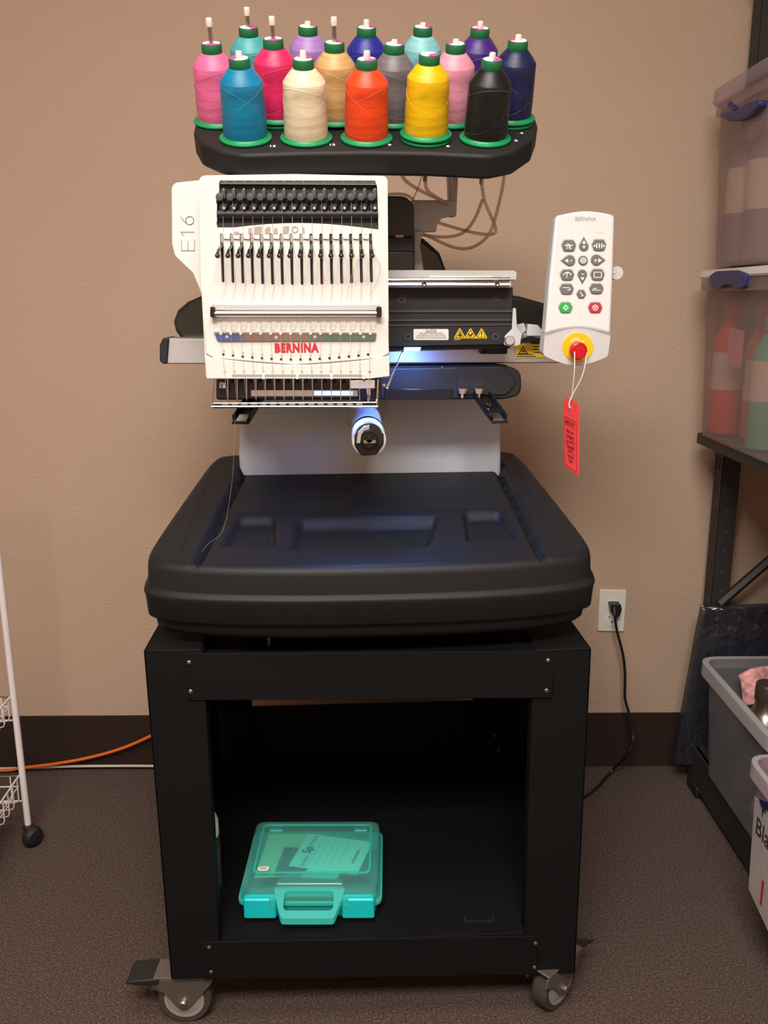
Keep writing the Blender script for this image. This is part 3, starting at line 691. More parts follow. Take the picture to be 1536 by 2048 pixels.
# --- needle bars and frame under the chin
nb = plate('needle_block', rounded([(432, 757), (762, 757), (764, 798), (440, 800), (434, 780)], 2), FH, .05, M['gloss'], mach, off=-.02)
plate('clamp_block', [(437, 765), (450, 765), (450, 778), (437, 778)], FH, .006, M['satin'], nb, off=-.008, bevel=.0008)
dome(443, 772, YH+.007, .0024, 'clamp_screw', M['chrome'], nb)
plate('reflector_plate', [(500, 783), (716, 783), (716, 795), (500, 795)], FH, .001, M['alu'], nb, off=-.019)
for i in range(NE):
    u = nx(i, 454, 738)
    MB().lathe([(.0042, 0), (.0042, .006), (.003, .008)], FH.at(u+4, 768, -.012), (0, 0, 1), 10).build('needle_clamp', M['black'], nb)
    MB().tube([FH.at(u, 756, -.008), FH.at(u+.3, 780, -.008), FH.at(u+.6, 804, -.008)], [.0008, .0008, .0004], 6).build('needle', M['chrome'], nb)
wf = MB().tube([FH.at(430, 758, .006), FH.at(426, 806, .006)], .0014, 6).build('foot_guard', M['guard'], mach)
MB().tube([FH.at(756, 758, .006), FH.at(754, 812, .006)], .0016, 6).build('guard_post', M['chrome'], wf)
MB().tube([FH.at(424, 806, .006), FH.at(754, 804, .006)], .0010, 6).tube([FH.at(424, 812, .008), FH.at(755, 812, .008)], .0016, 8).build('guard_bar', M['guard'], wf)
MB().prism([FH.at(425, 805, .003), FH.at(754, 804, .003), FH.at(754, 814, .003), FH.at(426, 816, .003)], (0, .003, 0)).build('guard_backing', M['gloss'], wf)
for i in range(NE-1): plate('guard_tooth', [(nx(i, 447, 733), 804), (nx(i, 456, 742), 804), (nx(i, 458, 744), 809), (nx(i, 445, 731), 809)], FH, .002, M['satin'], wf, off=.0055)
ft = MB().tube([FH.at(738, 758, -.004), FH.at(738, 790, -.004)], .0035, 10).tube([FH.at(738, 790, -.004), FH.at(738, 806, -.004)], [.003, .0012], 10).build('presser_foot', M['chrome'], mach)
MB().box(tuple(FH.at(700, 772, 0)+np.array([0, -.004, -.004])), tuple(FH.at(750, 762, 0)+np.array([0, .02, .002]))).build('foot_clamp', M['satin'], nb, bevel=.001)
dome(768, 769, YH+.01, .004, 'side_screw', M['chrome'], mach)
ll = plate('led_lamp', [(628, 785), (706, 785), (706, 793), (628, 793)], FH, .002, M['led'], mach, off=-.0175)  # glow put in for the LED light on the reflector plate
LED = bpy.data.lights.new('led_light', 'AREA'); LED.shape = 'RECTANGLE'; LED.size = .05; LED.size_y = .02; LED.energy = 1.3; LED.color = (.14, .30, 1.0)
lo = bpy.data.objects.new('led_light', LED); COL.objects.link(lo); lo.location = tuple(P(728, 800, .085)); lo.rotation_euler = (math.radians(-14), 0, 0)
# ================================================================== thread rack (part of the machine)
TA = math.radians(28); tn = np.array([0, -math.sin(TA), math.cos(TA)]); te = np.array([0, math.cos(TA), math.sin(TA)])
TO = P(733, 279, .10)
def T(x, d, h=0.0): return TO + rx*x + te*d + tn*h
PT = Plane(TO, tn)
front = [PT.at(*q) for q in ((400, 284), (438, 300), (486, 309), (600, 305), (736, 303), (860, 305), (980, 311), (1030, 301), (1066, 277))]
def tl(p): q = p-TO; return float(q@rx), float(q@te)
ol = [tl(p) for p in front]
outline = rounded([(-.2636, .11), (-.2606, .0354)] + ol + [(.27, .0664), (.2735, .12), (.262, .20), (.20, .245), (-.19, .245), (-.25, .20)], .03, 5)
rk = MB().prism([T(x, d) for x, d in outline], -tn*.036).build('thread_rack', M['rack'], mach, bevel=.005, seg=3)
plate('rack_underside', [(700, 343), (800, 343), (800, 346), (700, 346)], FY(.2), .01, M['rack'], rk)
for s_, (u, v) in (('15', (545, 293)), ('12', (664, 290)), ('9', (779, 290.5)), ('6', (896, 293)), ('3', (1032, 282)), ('4', (1043, 267))):
    text('rack_number', s_, PT.at(u, v, .0003), rx, te, .0105, M['print_white'], rk, bold=.02, width=.008 if len(s_) > 1 else .0055)
for u, v0, v1, y in ((735, 335, 352, .16), (850, 336, 363, .16), (963, 336, 369, .16)):
    MB().tube([P(u, v0, y), P(u, v1, y)], .0036, 10).build('hose_ferrule', M['bolt'], rk)
def hose(pts, name='thread_hose', r=.0028): MB().tube(bez(pts, 8), r, 8).build(name, M['hose'], rk)
hose([P(850, 360, .16), P(856, 382, .19), P(884, 402, .27), P(905, 420, .33)])
hose([P(800, 342, .2), P(812, 362, .22), P(846, 384, .26), P(886, 402, .31)])
hose([P(963, 366, .16), P(970, 404, .20), P(990, 452, .24), P(986, 468, .25), P(950, 466, .27), P(905, 454, .3), P(872, 444, .33)])
hose([P(1010, 340, .18), P(1003, 385, .20), P(986, 450, .23), P(970, 478, .25), P(940, 496, .28), P(905, 494, .32), P(860, 474, .36), P(842, 466, .38)])
hose([P(965, 400, .20), P(948, 440, .25), P(925, 466, .30), P(890, 474, .34), P(845, 470, .38)])
hose([P(902, 342, .2), P(902, 372, .22), P(903, 400, .28)])
hose([P(844, 350, .22), P(836, 376, .24), P(826, 398, .28)], r=.0012)
hose([P(745, 396, .36), P(790, 388, .36), P(820, 394, .36), P(840, 420, .38)])
# ----- spools
SPOOLS = [  # name, colour, x, d, lift, pin length above the cap, label
 ('deep teal blue', (14, 130, 172), -.179, 0, 0, .004, 'deep teal blue thread cone, front row, leftmost'),
 ('cream', (242, 224, 190), -.0895, 0, 0, .006, 'cream ivory thread cone in the front row of the rack'),
 ('orange', (244, 76, 30), 0, 0, 0, .006, 'bright orange-red thread cone, centre of the front row'),
 ('yellow', (246, 196, 10), .0885, 0, .006, 0, 'golden yellow thread cone raised on two green discs'),
 ('black', (26, 25, 26), .178, 0, 0, .004, 'black thread cone, front row, rightmost'),
 ('rose pink', (240, 112, 160), -.2255, .076, -.004, .024, 'rose pink thread cone, far left of the rack'),
 ('hot pink', (236, 46, 104), -.135, .076, .006, .02, 'hot pink thread cone between the teal and cream cones'),
 ('tan', (216, 172, 112), -.0455, .076, .003, .024, 'tan gold thread cone between the cream and orange cones'),
 ('grey', (120, 114, 116), .0430, .076, .001, .001, 'mid grey thread cone between the orange and yellow cones'),
 ('pale pink', (240, 158, 178), .1340, .076, .001, .001, 'pale pink thread cone between the yellow and black cones'),
 ('navy', (30, 34, 80), .2265, .076, .006, .003, 'navy blue thread cone, far right of the rack on two discs'),
 ('turquoise', (84, 178, 184), -.1785, .172, 0, .018, 'turquoise thread cone in the back row, leftmost'),
 ('lilac', (174, 132, 200), -.0865, .172, .001, .002, 'lilac thread cone in the back row behind the cream cone'),
 ('royal blue', (44, 46, 150), .0045, .172, 0, .006, 'royal blue thread cone in the back row behind the orange cone'),
 ('pale aqua', (142, 206, 210), .0925, .172, .001, .001, 'pale aqua thread cone in the back row behind the yellow cone'),
 ('deep purple', (76, 42, 132), .1825, .172, 0, .005, 'deep purple thread cone in the back row behind the black cone'),
]
Rm = Matrix(((1, 0, 0), (0, te[1], tn[1]), (0, te[2], tn[2]))).to_4x4()
THREAD = []
src = None
for k, (nm, rgb, x, d, lift, pin, lab) in enumerate(SPOOLS):
    tm = thread_mat(nm.replace(' ', '_')+'_thread', S(*rgb)); THREAD.append(tm)
    b = T(x, d, .0006)
    base = max(lift, 0)
    root = bpy.data.objects.new('thread_cone', None); COL.objects.link(root); root.empty_display_size = .03
    root.matrix_world = Matrix.Translation(Vector(b)) @ Rm
    tag(root, lab, 'thread cone', 'embroidery thread cones on the rack')
    def part(name, prof, m, par, n=40):
        mb = MB().lathe(prof, n=n); o = mb.build(name, m, None); o.parent = par; return o
    hz = base
    jit = random.uniform(-.001, .001)
    hb_ = .0812
    part('spool_base', [(.030, hz), (.0372, hz), (.0388, hz+.0012), (.0388, hz+.0032), (.0375, hz+.0042), (.0352, hz+.0046), (.033, hz+.0066), (.02, hz+.0066)], M['green'], root)
    if base > .003: part('holder_disc', [(.030, 0), (.0365, 0), (.0378, .001), (.0378, .0032), (.0365, .0042), (.03, .0042)], M['green'], root)
    z0 = hz+.0062; z1 = z0+hb_*.925+jit
    part('thread_winding', [(.0318, z0), (.0324, z0+.004), (.0320, z0+.03), (.0309, z1-.012), (.0306, z1-.001), (.0302, z1), (.0255, z1+.0062), (.0205, z1+.0122), (.0165, z1+.0165), (.014, z1+.0175)], tm, root, 56)
    cz = z1+.0150
    cap = part('cone_neck', [(.0145, cz), (.0150, cz+.001), (.0150, cz+.0125), (.0143, cz+.0138), (.0132, cz+.0140), (.004, cz+.0132)], M['dgreen'], root)
    ph = random.uniform(0, 6.28); turns = 2.3; zz0, zz1 = z0+.006, z1-.004; hp = []
    for j in range(61):
        q = j/60; zc = zz0+(zz1-zz0)*(.5+.5*math.sin(2*math.pi*q*1.5+k)); rr_ = .0324-(.0016)*((zc-z0)/(z1-z0))+.00015; a_ = ph+turns*2*math.pi*q
        hp.append((rr_*math.cos(a_), rr_*math.sin(a_), zc))
    wl_ = MB().tube(hp, .00022, 4).build('loose_strand', mat('strand_'+nm, tuple(min(1, .75*c_+.14) for c_ in S(*rgb)[:3])+(1,), .4), None); wl_.parent = root
    # printed disc on the cap, half white half magenta
    a0 = random.uniform(0, 6.28); n = 24
    for q, mm, s0, s1 in (('cap_label', M['paper'], 0, 15), ('cap_label', M['magenta'], 15, 24)):
        vs = [(0, 0, cz+.0146)] + [(.0128*math.cos(a0+2*math.pi*j/n), .0128*math.sin(a0+2*math.pi*j/n), cz+.0146) for j in range(s0, s1+1)]
        o = mesh_obj(q, vs, [(0, j, j+1) for j in range(1, len(vs)-1)], mm, None); o.parent = cap
    ztop_ = cz+.0146
    pin = pin-.0045 if 0 < pin <= .006 else pin
    if pin != 0:
        # the rack's own pin passes through the cone; its milky tip shows on top
        h = ztop_+pin
        MB().tube([T(x, d, .0), T(x, d, h)], .0031, 10).build('spool_pin', M['bolt'], rk)
        MB().lathe([(.0036, 0), (.0048, .001), (.0050, .005), (.0046, .010), (.004, .0115), (.001, .0118)], T(x, d, h-.002), tn, 14).build('pin_tip', M['tip'], rk)
# ----- loose strands: from the tension unit down over the face to the needles
ORDER = [4, 10, 3, 9, 15, 2, 8, 14, 1, 7, 13, 0, 6, 12, 5, 11]
strand = [mat('strand_'+n, tuple(.5*a+.25 for a in S(*c)[:3])+(1,), .6) for n, c, *_ in SPOOLS]
for i in range(NE):
    c = ORDER[15-i]; u = nx(i, 447, 743)
    pts = [FH.at(u-1, 402, .004), FH.at(u, 455, .0015), FH.at(u+2, 512, .004), FH.at(nx(i, 452, 742), 570, .0015), FH.at(nx(i, 446, 741), 606, .014)]
    MB().tube(pts, .00022, 4).tube([FH.at(nx(i, 446, 741), 632, .016), FH.at(nx(i, 443.5, 740), 664, .012), FH.at(nx(i, 450, 739), 735, .010), FH.at(nx(i, 452, 739), 757, .008), FH.at(nx(i, 454, 738), 800, -.006)], .00022, 4).build('thread_strand', strand[c], mach)
MB().tube(bez([P(470, 806, .06), P(468, 900, .06), P(462, 980, .06), P(446, 1060, .03), P(418, 1086, .02), P(404, 1103, .01)], 6), .00014, 4).build('loose_thread', strand[8], mach)
MB().tube(bez([FH.at(694, 600, .004), FH.at(700, 560, .006), FH.at(724, 512, .006), FH.at(756, 520, .008), FH.at(758, 552, .006), FH.at(742, 585, .004)], 8), .0002, 4).build('loose_thread', strand[8], mach)
# ================================================================== control keypad on its arm
pad = thing('control_keypad', 'white handheld control keypad with grey keys and red stop button, right of the machine', 'keypad', P(1160, 575, .14))
KN = np.array([.04, -math.cos(math.radians(10)), math.sin(math.radians(10))]); KP = Plane(P(1160, 575, .13), KN)
arc = lambda a, b, h, n=12: [(a[0]+(b[0]-a[0])*k/n, a[1]+(b[1]-a[1])*k/n-h*math.sin(math.pi*k/n)) for k in range(n+1)]
out_px = rounded([(1111, 433), (1118, 429)], 0) + arc((1122, 428.5), (1222, 427.5), 7, 10) + [(1227, 429), (1230, 434), (1226, 570), (1222, 664), (1217, 708), (1214, 714)] + arc((1208, 717), (1096, 716), -15, 10) + [(1089, 712), (1086, 706), (1090, 666), (1100, 550)]
ix_ = [k for k, q in enumerate(out_px) if q[1] < 664]
body = plate('keypad_body', [out_px[k] for k in ix_ if out_px[k][0] > 1105] + [(1222, 668)] + arc((1222, 668), (1090, 668), 11, 12)[1:-1] + [(1090, 668), (1100, 550)], KP, .028, M['pad'], pad, bevel=.005, seg=3)
seam = arc((1090, 667), (1222, 667), 11, 12)
plate('keypad_seam', seam + [(u, v+1.6) for u, v in seam[::-1]], KP, .0004, M['print_grey'], pad, off=.0002)
K2 = Plane(KP.at(1156, 655, .001), (.04, -math.cos(math.radians(7)), -math.sin(math.radians(7))))
plate('base_cover', [(u, v+1.2) for u, v in seam] + [(1222, 669), (1217, 708), (1214, 714)] + arc((1208, 717), (1096, 716), -15, 10) + [(1089, 712), (1086, 706)], K2, .026, M['pad'], pad, bevel=.004, seg=3)
kx = KP.at(1200, 560)-KP.at(1100, 560); pxk = float(np.linalg.norm(kx))/100; kx = kx/np.linalg.norm(kx); ku = np.cross(KN, kx)*1.0; ku = ku if ku[2] > 0 else -ku
text('maker_name', 'BERNINA', KP.at(1171, 438.5, .0002), kx, ku, 11*pxk, M['print_grey'], pad, bold=.01, width=42*pxk)
def hexkey(a, b, c, d): return rounded([(a+5, b), (c-5, b), (c, b+9), (c-4, d-1), (c-9, d), (a+9, d), (a+4, d-1), (a, b+9)], 4, 4)
def drop(cx, cy, r, tip, ang):
    o = []
    for k in range(17):
        t = ang + math.radians(50) + math.radians(260)*k/16; o.append((cx+r*math.cos(t), cy+r*math.sin(t)))
    o.append((cx+tip*math.cos(ang), cy+tip*math.sin(ang))); return o
keys = [
 ('grey', hexkey(1123, 481, 1151, 503)), ('grey', drop(1167, 493, 9, 18, -math.pi/2)), ('grey', hexkey(1183.5, 480, 1211.5, 502)),
 ('grey', drop(1139, 521.5, 10.5, 17, math.pi)), ('grey', circ(1165.5, 521.5, 9, 20)), ('grey', drop(1192, 520.5, 10.5, 17, 0)),
 ('grey', hexkey(1120, 540, 1147.5, 561)), ('grey', drop(1164, 549, 9, 18, math.pi/2)), ('grey', hexkey(1180.5, 539, 1208, 561)),
 ('grey', hexkey(1119, 568.5, 1146.5, 589)), ('grey', rounded(circ(1162, 588.5, 9.4, 6), 3)), ('grey', hexkey(1178.5, 568, 1206, 588)),
 ('green', hexkey(1117, 605.5, 1144, 626)), ('red', hexkey(1176, 605.5, 1203.5, 626))]
KO = []
for c, px in keys:
    cx = sum(p[0] for p in px)/len(px); cy = sum(p[1] for p in px)/len(px)
    big = [(cx+(u-cx)*1.16, cy+(v-cy)*1.16-.8) for u, v in px]
    rim = plate('key_rim', big, KP, .0008, M['key_rim'], pad, off=.0006)
    KO.append(plate('key', px, KP, .003, {'grey': M['key'], 'green': M['green_key'], 'red': M['red_key']}[c], pad, off=.0024, bevel=.0006))
def ico(k, px, holes=()): plate('key_symbol', px, KP, .0003, M['print_white'], KO[k], off=.0027, holes=holes)
def tri(cx, cy, r, a): return [(cx+r*math.cos(a+2*math.pi*k/3), cy+r*math.sin(a+2*math.pi*k/3)) for k in range(3)]
def bar(u0, v0, u1, v1, w): return capsule(u0, v0, u1, v1, w/2, 3)
star = [(1136.5+(7 if k % 2 == 0 else 3.2)*math.cos(-math.pi/2+math.pi*k/5), 494+(6 if k % 2 == 0 else 2.8)*math.sin(-math.pi/2+math.pi*k/5)) for k in range(10)]
ico(0, star, [[(1136.5+(u-1136.5)*.72, 494+(v-494)*.72) for u, v in star]]); ico(0, bar(1134, 488, 1141, 499, 1.4)); ico(0, bar(1128, 491, 1145, 491, .9))
ico(1, tri(1167, 486, 4.6, -math.pi/2)); ico(1, bar(1164.5, 494.5, 1169.5, 494.5, 1.6)); ico(1, bar(1167, 492, 1167, 497, 1.6))
for u in (1192.5, 1197.5, 1202.5): ico(2, bar(u, 488.5, u, 496, 2))
ico(2, tri(1188, 492.5, 2.8, math.pi)); ico(2, tri(1207, 492.5, 2.8, 0))
ico(3, tri(1133, 522, 4.6, math.pi)); ico(3, bar(1140, 522, 1143, 522, 1.5))
ico(4, circ(1165.5, 521.5, 6, 18), [circ(1165.5, 521.5, 4.8, 18)]); ico(4, circ(1165.5, 521.5, 3.4, 14), [circ(1165.5, 521.5, 2.3, 14)]); ico(4, circ(1165.5, 521.5, 1, 8))
ico(5, tri(1198, 521.5, 4.8, 0)); ico(5, bar(1188, 521.5, 1192, 521.5, 1.5)); ico(5, bar(1190, 519.5, 1190, 523.5, 1.5))
um = arc((1125, 550), (1142, 549), 5, 8); ico(6, um + [(u, v+2.2) for u, v in um[::-1]]); ico(6, bar(1133.5, 546, 1132.5, 556, 1.2))
ico(7, bar(1162.5, 549, 1166.5, 549, 1.5)); ico(7, tri(1164, 557.5, 4.2, math.pi/2))
ico(8, rrect(1186.5, 544.5, 1202.5, 556, 2), [rrect(1187.7, 545.7, 1201.3, 554.8, 1.4)])
ico(9, bar(1124.5, 576, 1138, 576, 1.1)); ico(9, bar(1138, 576, 1140, 580, 1.1)); ico(9, bar(1140, 580, 1135, 581, 1.1)); ico(9, tri(1135, 580.5, 1.8, math.pi))
ico(10, bar(1159.5, 584.5, 1164, 592, 1.4)); ico(10, bar(1162.5, 593.5, 1166, 591, 1))
ico(11, bar(1184, 581, 1200, 581, 1.1)); ico(11, bar(1184.5, 580, 1187, 577.5, 1.1)); ico(11, bar(1187, 577.5, 1191, 578, 1.1)); ico(11, tri(1191, 577.5, 1.8, 0))
ico(12, [(1130.5, 609.5), (1136.5, 615.7), (1130.5, 622), (1124.5, 615.7)], [[(1130.5, 611.2), (1134.8, 615.7), (1130.5, 620.3), (1126.2, 615.7)]]); ico(12, bar(1130.5, 613, 1130.5, 618.5, 1))
ico(13, circ(1189.5, 615.8, 5.8, 16), [circ(1189.5, 615.8, 4.7, 16)]); ico(13, tri(1189.5, 615.5, 4.4, math.pi/2), [tri(1189.5, 615.5, 2.4, math.pi/2)])
plate('indicator_lens', rounded([(1190, 460), (1206, 460), (1203.5, 466), (1194, 466)], 2.5), KP, .001, M['lamp_off'], pad, off=.0006)
disc = plate('stop_disc', circ(1155.5, 694, 31, 36, 29), K2, .002, M['yellow'], pad, off=.0010, bevel=.0004)
EC = K2.at(1149.5, 697, .0010)
MB().lathe([(.0095, 0), (.0095, .010), (.0135, .013), (.0142, .018), (.0136, .022), (.0115, .024), (.0112, .0233), (.001, .0236)], EC, K2.n, 28).build('stop_button', M['estop'], pad)
sa = arc((1141, 682), (1164, 684), 7, 8); plate('stop_arrow', sa + [(u, v+3) for u, v in sa[::-1]], K2, .0003, M['print_white'], disc, off=.0014)
plate('stop_arrow', [(1167, 680), (1166, 690), (1159, 686)], K2, .0003, M['print_white'], disc, off=.0014)
MB().lathe([(.0105, 0), (.0105, .010)], P(1230, 546, .166), (0, -1, 0), 16).tube([P(1229, 546, .160), P(1195, 548, .158)], .005, 8).build('mount_knob', M['lgrey'], pad)
MB().tube([P(1165, 600, .16), P(1150, 640, .22), P(1118, 668, .28), P(1090, 690, .30)], .009, 10).build('mount_arm', M['dgrey'], pad)
# ================================================================== warning tag on a string
tg = thing('warning_tag', 'orange-red card tag hanging on white string from the red stop button', 'tag', P(1142, 945, .15))
ya, yb = .150, .100
tp = [P(1133, 796, .140), P(1140, 798, ya-.02), P(1155, 806, yb+.002), P(1158, 812, yb), P(1158.5, 880, yb), P(1157.5, 952, yb), P(1128.5, 932, ya), P(1126.5, 860, ya), P(1126, 806, ya)]
nrm = np.cross(tp[3]-tp[8], tp[6]-tp[8]); nrm = nrm/np.linalg.norm(nrm); nrm = nrm if nrm[1] < 0 else -nrm
TPl = Plane(tp[8], nrm)
tpx = [(1133, 796), (1140, 798), (1155, 806), (1158, 813), (1158.3, 870), (1157.5, 952), (1128.5, 932), (1126.5, 860), (1126, 806)]
card = plate('tag_card', tpx, TPl, .0006, M['tagred'], tg, holes=[circ(1141, 817, 1.6, 8)])
plate('eyelet_mark', circ(1141.3, 817, 2.6, 10, 4.5), TPl, .0002, M['mauve'], tg, off=.0003)
def frame_line(px): plate('tag_line', px, TPl, .0002, M['tagink'], card, off=.0003)
frame_line([(1129, 832), (1151, 843), (1151, 844), (1129, 833)]); frame_line([(1130, 848), (1151, 858.5), (1151, 859.3), (1130, 849)])
frame_line([(1130, 928), (1153, 944), (1153, 945.2), (1130, 929.4)]); frame_line([(1152.6, 846), (1153.2, 846), (1153.4, 944), (1152.8, 944)]); frame_line([(1128.6, 834), (1129.2, 834), (1130.4, 929), (1129.8, 929)])
tx = TPl.at(1156, 870)-TPl.at(1128, 857.5); tu = TPl.at(1141, 820)-TPl.at(1142, 940); pt_ = float(np.linalg.norm(tx))/31
for k, (s_, w_, v) in enumerate((('IMPORTANT!', 21, 847), ('Make Sure', 15, 863.5), ('Emergency', 17, 873.5), ('Stop Switch Is', 19, 883.5), ('Disengaged', 17, 893.5), ('Prior To', 11, 903), ('Turning On', 15, 912.5), ('Power', 9, 922))):
    text('tag_text', s_, TPl.at(1140.5+k*.2, v, .0004), tx, tu, (9.5 if k == 0 else 9)*pt_*.75, M['tagink'], card, width=w_*pt_, bold=.012)
s0 = KP.at(1143, 706, .016); s1 = KP.at(1168, 708, .016); kn_ = P(1144, 792, .118); eh = TPl.at(1141.3, 816, .0012)
MB().tube(bez([s0, .6*s0+.4*kn_+np.array([0, -.006, 0]), kn_], 5), .0009, 6).tube(bez([s1, .5*s1+.5*kn_+np.array([.004, -.004, 0]), kn_], 5), .0009, 6).tube(bez([kn_, TPl.at(1143.5, 800, .003), TPl.at(1141.5, 810, .003), eh], 4), .0012, 6).build('tag_string', M['string'], tg)
# ================================================================== wall outlet and cables
ol_ = thing('wall_outlet', 'white duplex wall outlet with cover plate right of the machine', 'outlet', WALL.at(1225, 1262))
cp = plate('cover_plate', [(1199, 1178), (1252, 1179), (1247, 1262), (1194, 1261)], WALL, .006, M['outlet'], ol_, off=.006, bevel=.002)
for v in (1210, 1239):
    r_ = plate('socket', circ(1223, v, 14, 24, 12), WALL, .003, M['outlet'], ol_, off=.0075, bevel=.0004)
    plate('socket_slot', [(1216.8, v-9), (1218.4, v-9), (1218, v-4), (1216.4, v-4)], WALL, .0004, M['print_black'], r_, off=.0077)
    plate('socket_slot', [(1227.8, v-9), (1229.4, v-9), (1229, v-4), (1227.4, v-4)], WALL, .0004, M['print_black'], r_, off=.0077)
    plate('ground_hole', circ(1222.3, v+3, 2, 8), WALL, .0004, M['print_black'], r_, off=.0077)
pw = thing('power_cord', 'black power cord plugged into the outlet and drooping to the floor', 'cord', FZ(0).at(1180, 1592))
plate('plug', rounded([(1214, 1200), (1235, 1200), (1237, 1210), (1234, 1220), (1228, 1228), (1222, 1222), (1216, 1214)], 2.5), WALL, .028, M['black_cord'], pw, off=.036, bevel=.002)
def wl(u, v, o): return Plane(W0-wy*o, -wy).at(u, v)
MB().tube(bez([wl(1229, 1214, .040), wl(1230, 1234, .05), wl(1234, 1262, .05), wl(1246, 1310, .05), wl(1250, 1350, .05), wl(1250, 1395, .05), wl(1259, 1430, .06), wl(1267, 1475, .08), wl(1256, 1508, .11), FZ(.02).at(1225, 1540), FZ(.006).at(1196, 1573), FZ(.005).at(1172, 1592), np.array([.50, .62, .005]), np.array([.36, .57, .005])], 8), .0036, 8).build('cord', M['black_cord'], pw)
oc = MB().tube(bez([W(-1.25, -.03, .005), wl(0, 1541, .03), wl(40, 1536, .03), wl(100, 1529, .03), wl(170, 1517, .03), wl(240, 1498, .03), wl(301, 1472, .03), wl(360, 1440, .03), wl(420, 1400, .03)], 8), .0042, 8).build('orange_extension_cord', M['orange_cord'])
tag(oc, 'orange extension cord rising along the baseboard behind the stand', 'cord')
wc_ = MB().tube(bez([W(-1.25, -.016, .006), wl(0, 1537, .016), wl(60, 1536, .016), wl(130, 1533, .016), wl(200, 1532, .016), wl(306, 1532, .016), wl(420, 1534, .016)], 6), .0035, 8).build('white_cable', M['white_cord'])
tag(wc_, 'thin white cable lying along the foot of the baseboard', 'cable')
# ================================================================== teal case on the stand's shelf
CR = math.radians(-3.0); CC = np.array([-.069, .164, ZSH]); cc_, cs_ = math.cos(CR), math.sin(CR)
def K(x, y, z): return np.array([CC[0]+cc_*x-cs_*y, CC[1]+cs_*x+cc_*y, CC[2]+z])
case = thing('plastic_case', 'translucent teal plastic carry case with cyan latches lying on the stand shelf', 'case', CC)
def shell(name, w0, d0, w1, d1, z0, z1, t, m, par, r=.02, lid=False, fr=K, cx=0, cy=0):
    """open tub (or upturned tub = lid) with real wall thickness"""
    def rr(w, d, z, rad): return [fr(cx+x, cy+y, z) for x, y in rrect(-w/2, -d/2, w/2, d/2, rad, 5)]
    L = [rr(w0, d0, z0, r), rr(w1, d1, z1, r), rr(w1-2*t, d1-2*t, z1, max(r-t, .002)), rr(w0-2*t, d0-2*t, z0+(t if z1 > z0 else -t), max(r-t, .002))]
    n = len(L[0]); v = [p for l in L for p in l]; f = []
    for a in range(3):
        for k in range(n): j = (k+1) % n; f.append((a*n+k, a*n+j, (a+1)*n+j, (a+1)*n+k))
    f += [tuple(range(n)), tuple(range(3*n, 4*n))]
    return MB().add(v, f).build(name, m, par)
shell('case_base', .236, .196, .246, .206, 0, .030, .002, M['teal'], case)
ld = shell('case_lid', .244, .204, .254, .214, .060, .032, .002, M['teal_lid'], case)
def flat(px, z0, z1): return [K(x, y, z1) for x, y in px], np.array([0, 0, z0-z1])
a, d = flat(rrect(-.108, -.062, .108, .092, .012), .0601, .0616); b = [K(x, y, .0616) for x, y in rrect(-.104, -.058, .104, .088, .009)]
MB().prism(a, d, [b]).build('lid_ridge', M['teal'], ld)
a, d = flat(rrect(-.129, -.1085, .129, .109, .02), .028, .034); b = [K(x, y, .034) for x, y in rrect(-.1235, -.103, .1235, .1035, .015)]
MB().prism(a, d, [b]).build('lid_flange', M['teal'], ld)
hand_o = rounded([(-.064, -.098), (-.058, -.118), (-.046, -.150), (.046, -.150), (.058, -.118), (.064, -.098)], [.004, .01, .008, .008, .01, .004])
hand_i = rrect(-.044, -.137, .044, -.104, .009)
hz_ = lambda y: .058+(y+.098)*.45
MB().prism([K(x, y, hz_(y)) for x, y in hand_o], (0, 0, -.012), [[K(x, y, hz_(y)) for x, y in hand_i]]).build('handle', M['teal'], case)
fo = rounded([(-.062, -.098), (-.05, -.068), (.05, -.068), (.062, -.098)], [.004, .014, .014, .004])
MB().prism([K(x, y, .0655) for x, y in fo], (0, 0, -.03)).build('handle_housing', M['teal_lid'], case, bevel=.003)
for sx in (-1, 1):
    lt = rrect(min(sx*.058, sx*.116), -.1205, max(sx*.058, sx*.116), -.1035, .005)
    lo_ = MB().prism([K(x, y, .050) for x, y in lt], (0, 0, -.040)).build('latch', M['cyan'], case, bevel=.003)
    nt_ = rrect(min(sx*.060, sx*.070), -.1215, max(sx*.060, sx*.070), -.108, .002)
    MB().prism([K(x, y, .0508) for x, y in nt_], (0, 0, -.018)).build('latch_notch', M['teal'], lo_)
    hx = sx*.085; MB().lathe([(.011, -.012), (.011, .012)], K(hx, .109, .034), K(1, 0, 0)-K(0, 0, 0), 14).build('hinge', M['teal'], case)
MB().prism([K(x, y, .0624) for x, y in rounded([(-.100, -.049), (-.096, -.044), (-.081, -.044), (-.078, -.049), (-.081, -.057), (-.096, -.057)], .001)], (0, 0, -.0003)).build('price_sticker', M['paper'], case)
for yy in (-.047, -.051): MB().prism([K(x, y, .0626) for x, y in ((-.096, yy), (-.083, yy), (-.083, yy-.0014), (-.096, yy-.0014))], (0, 0, -.0002)).build('sticker_text', M['print_red'], case)
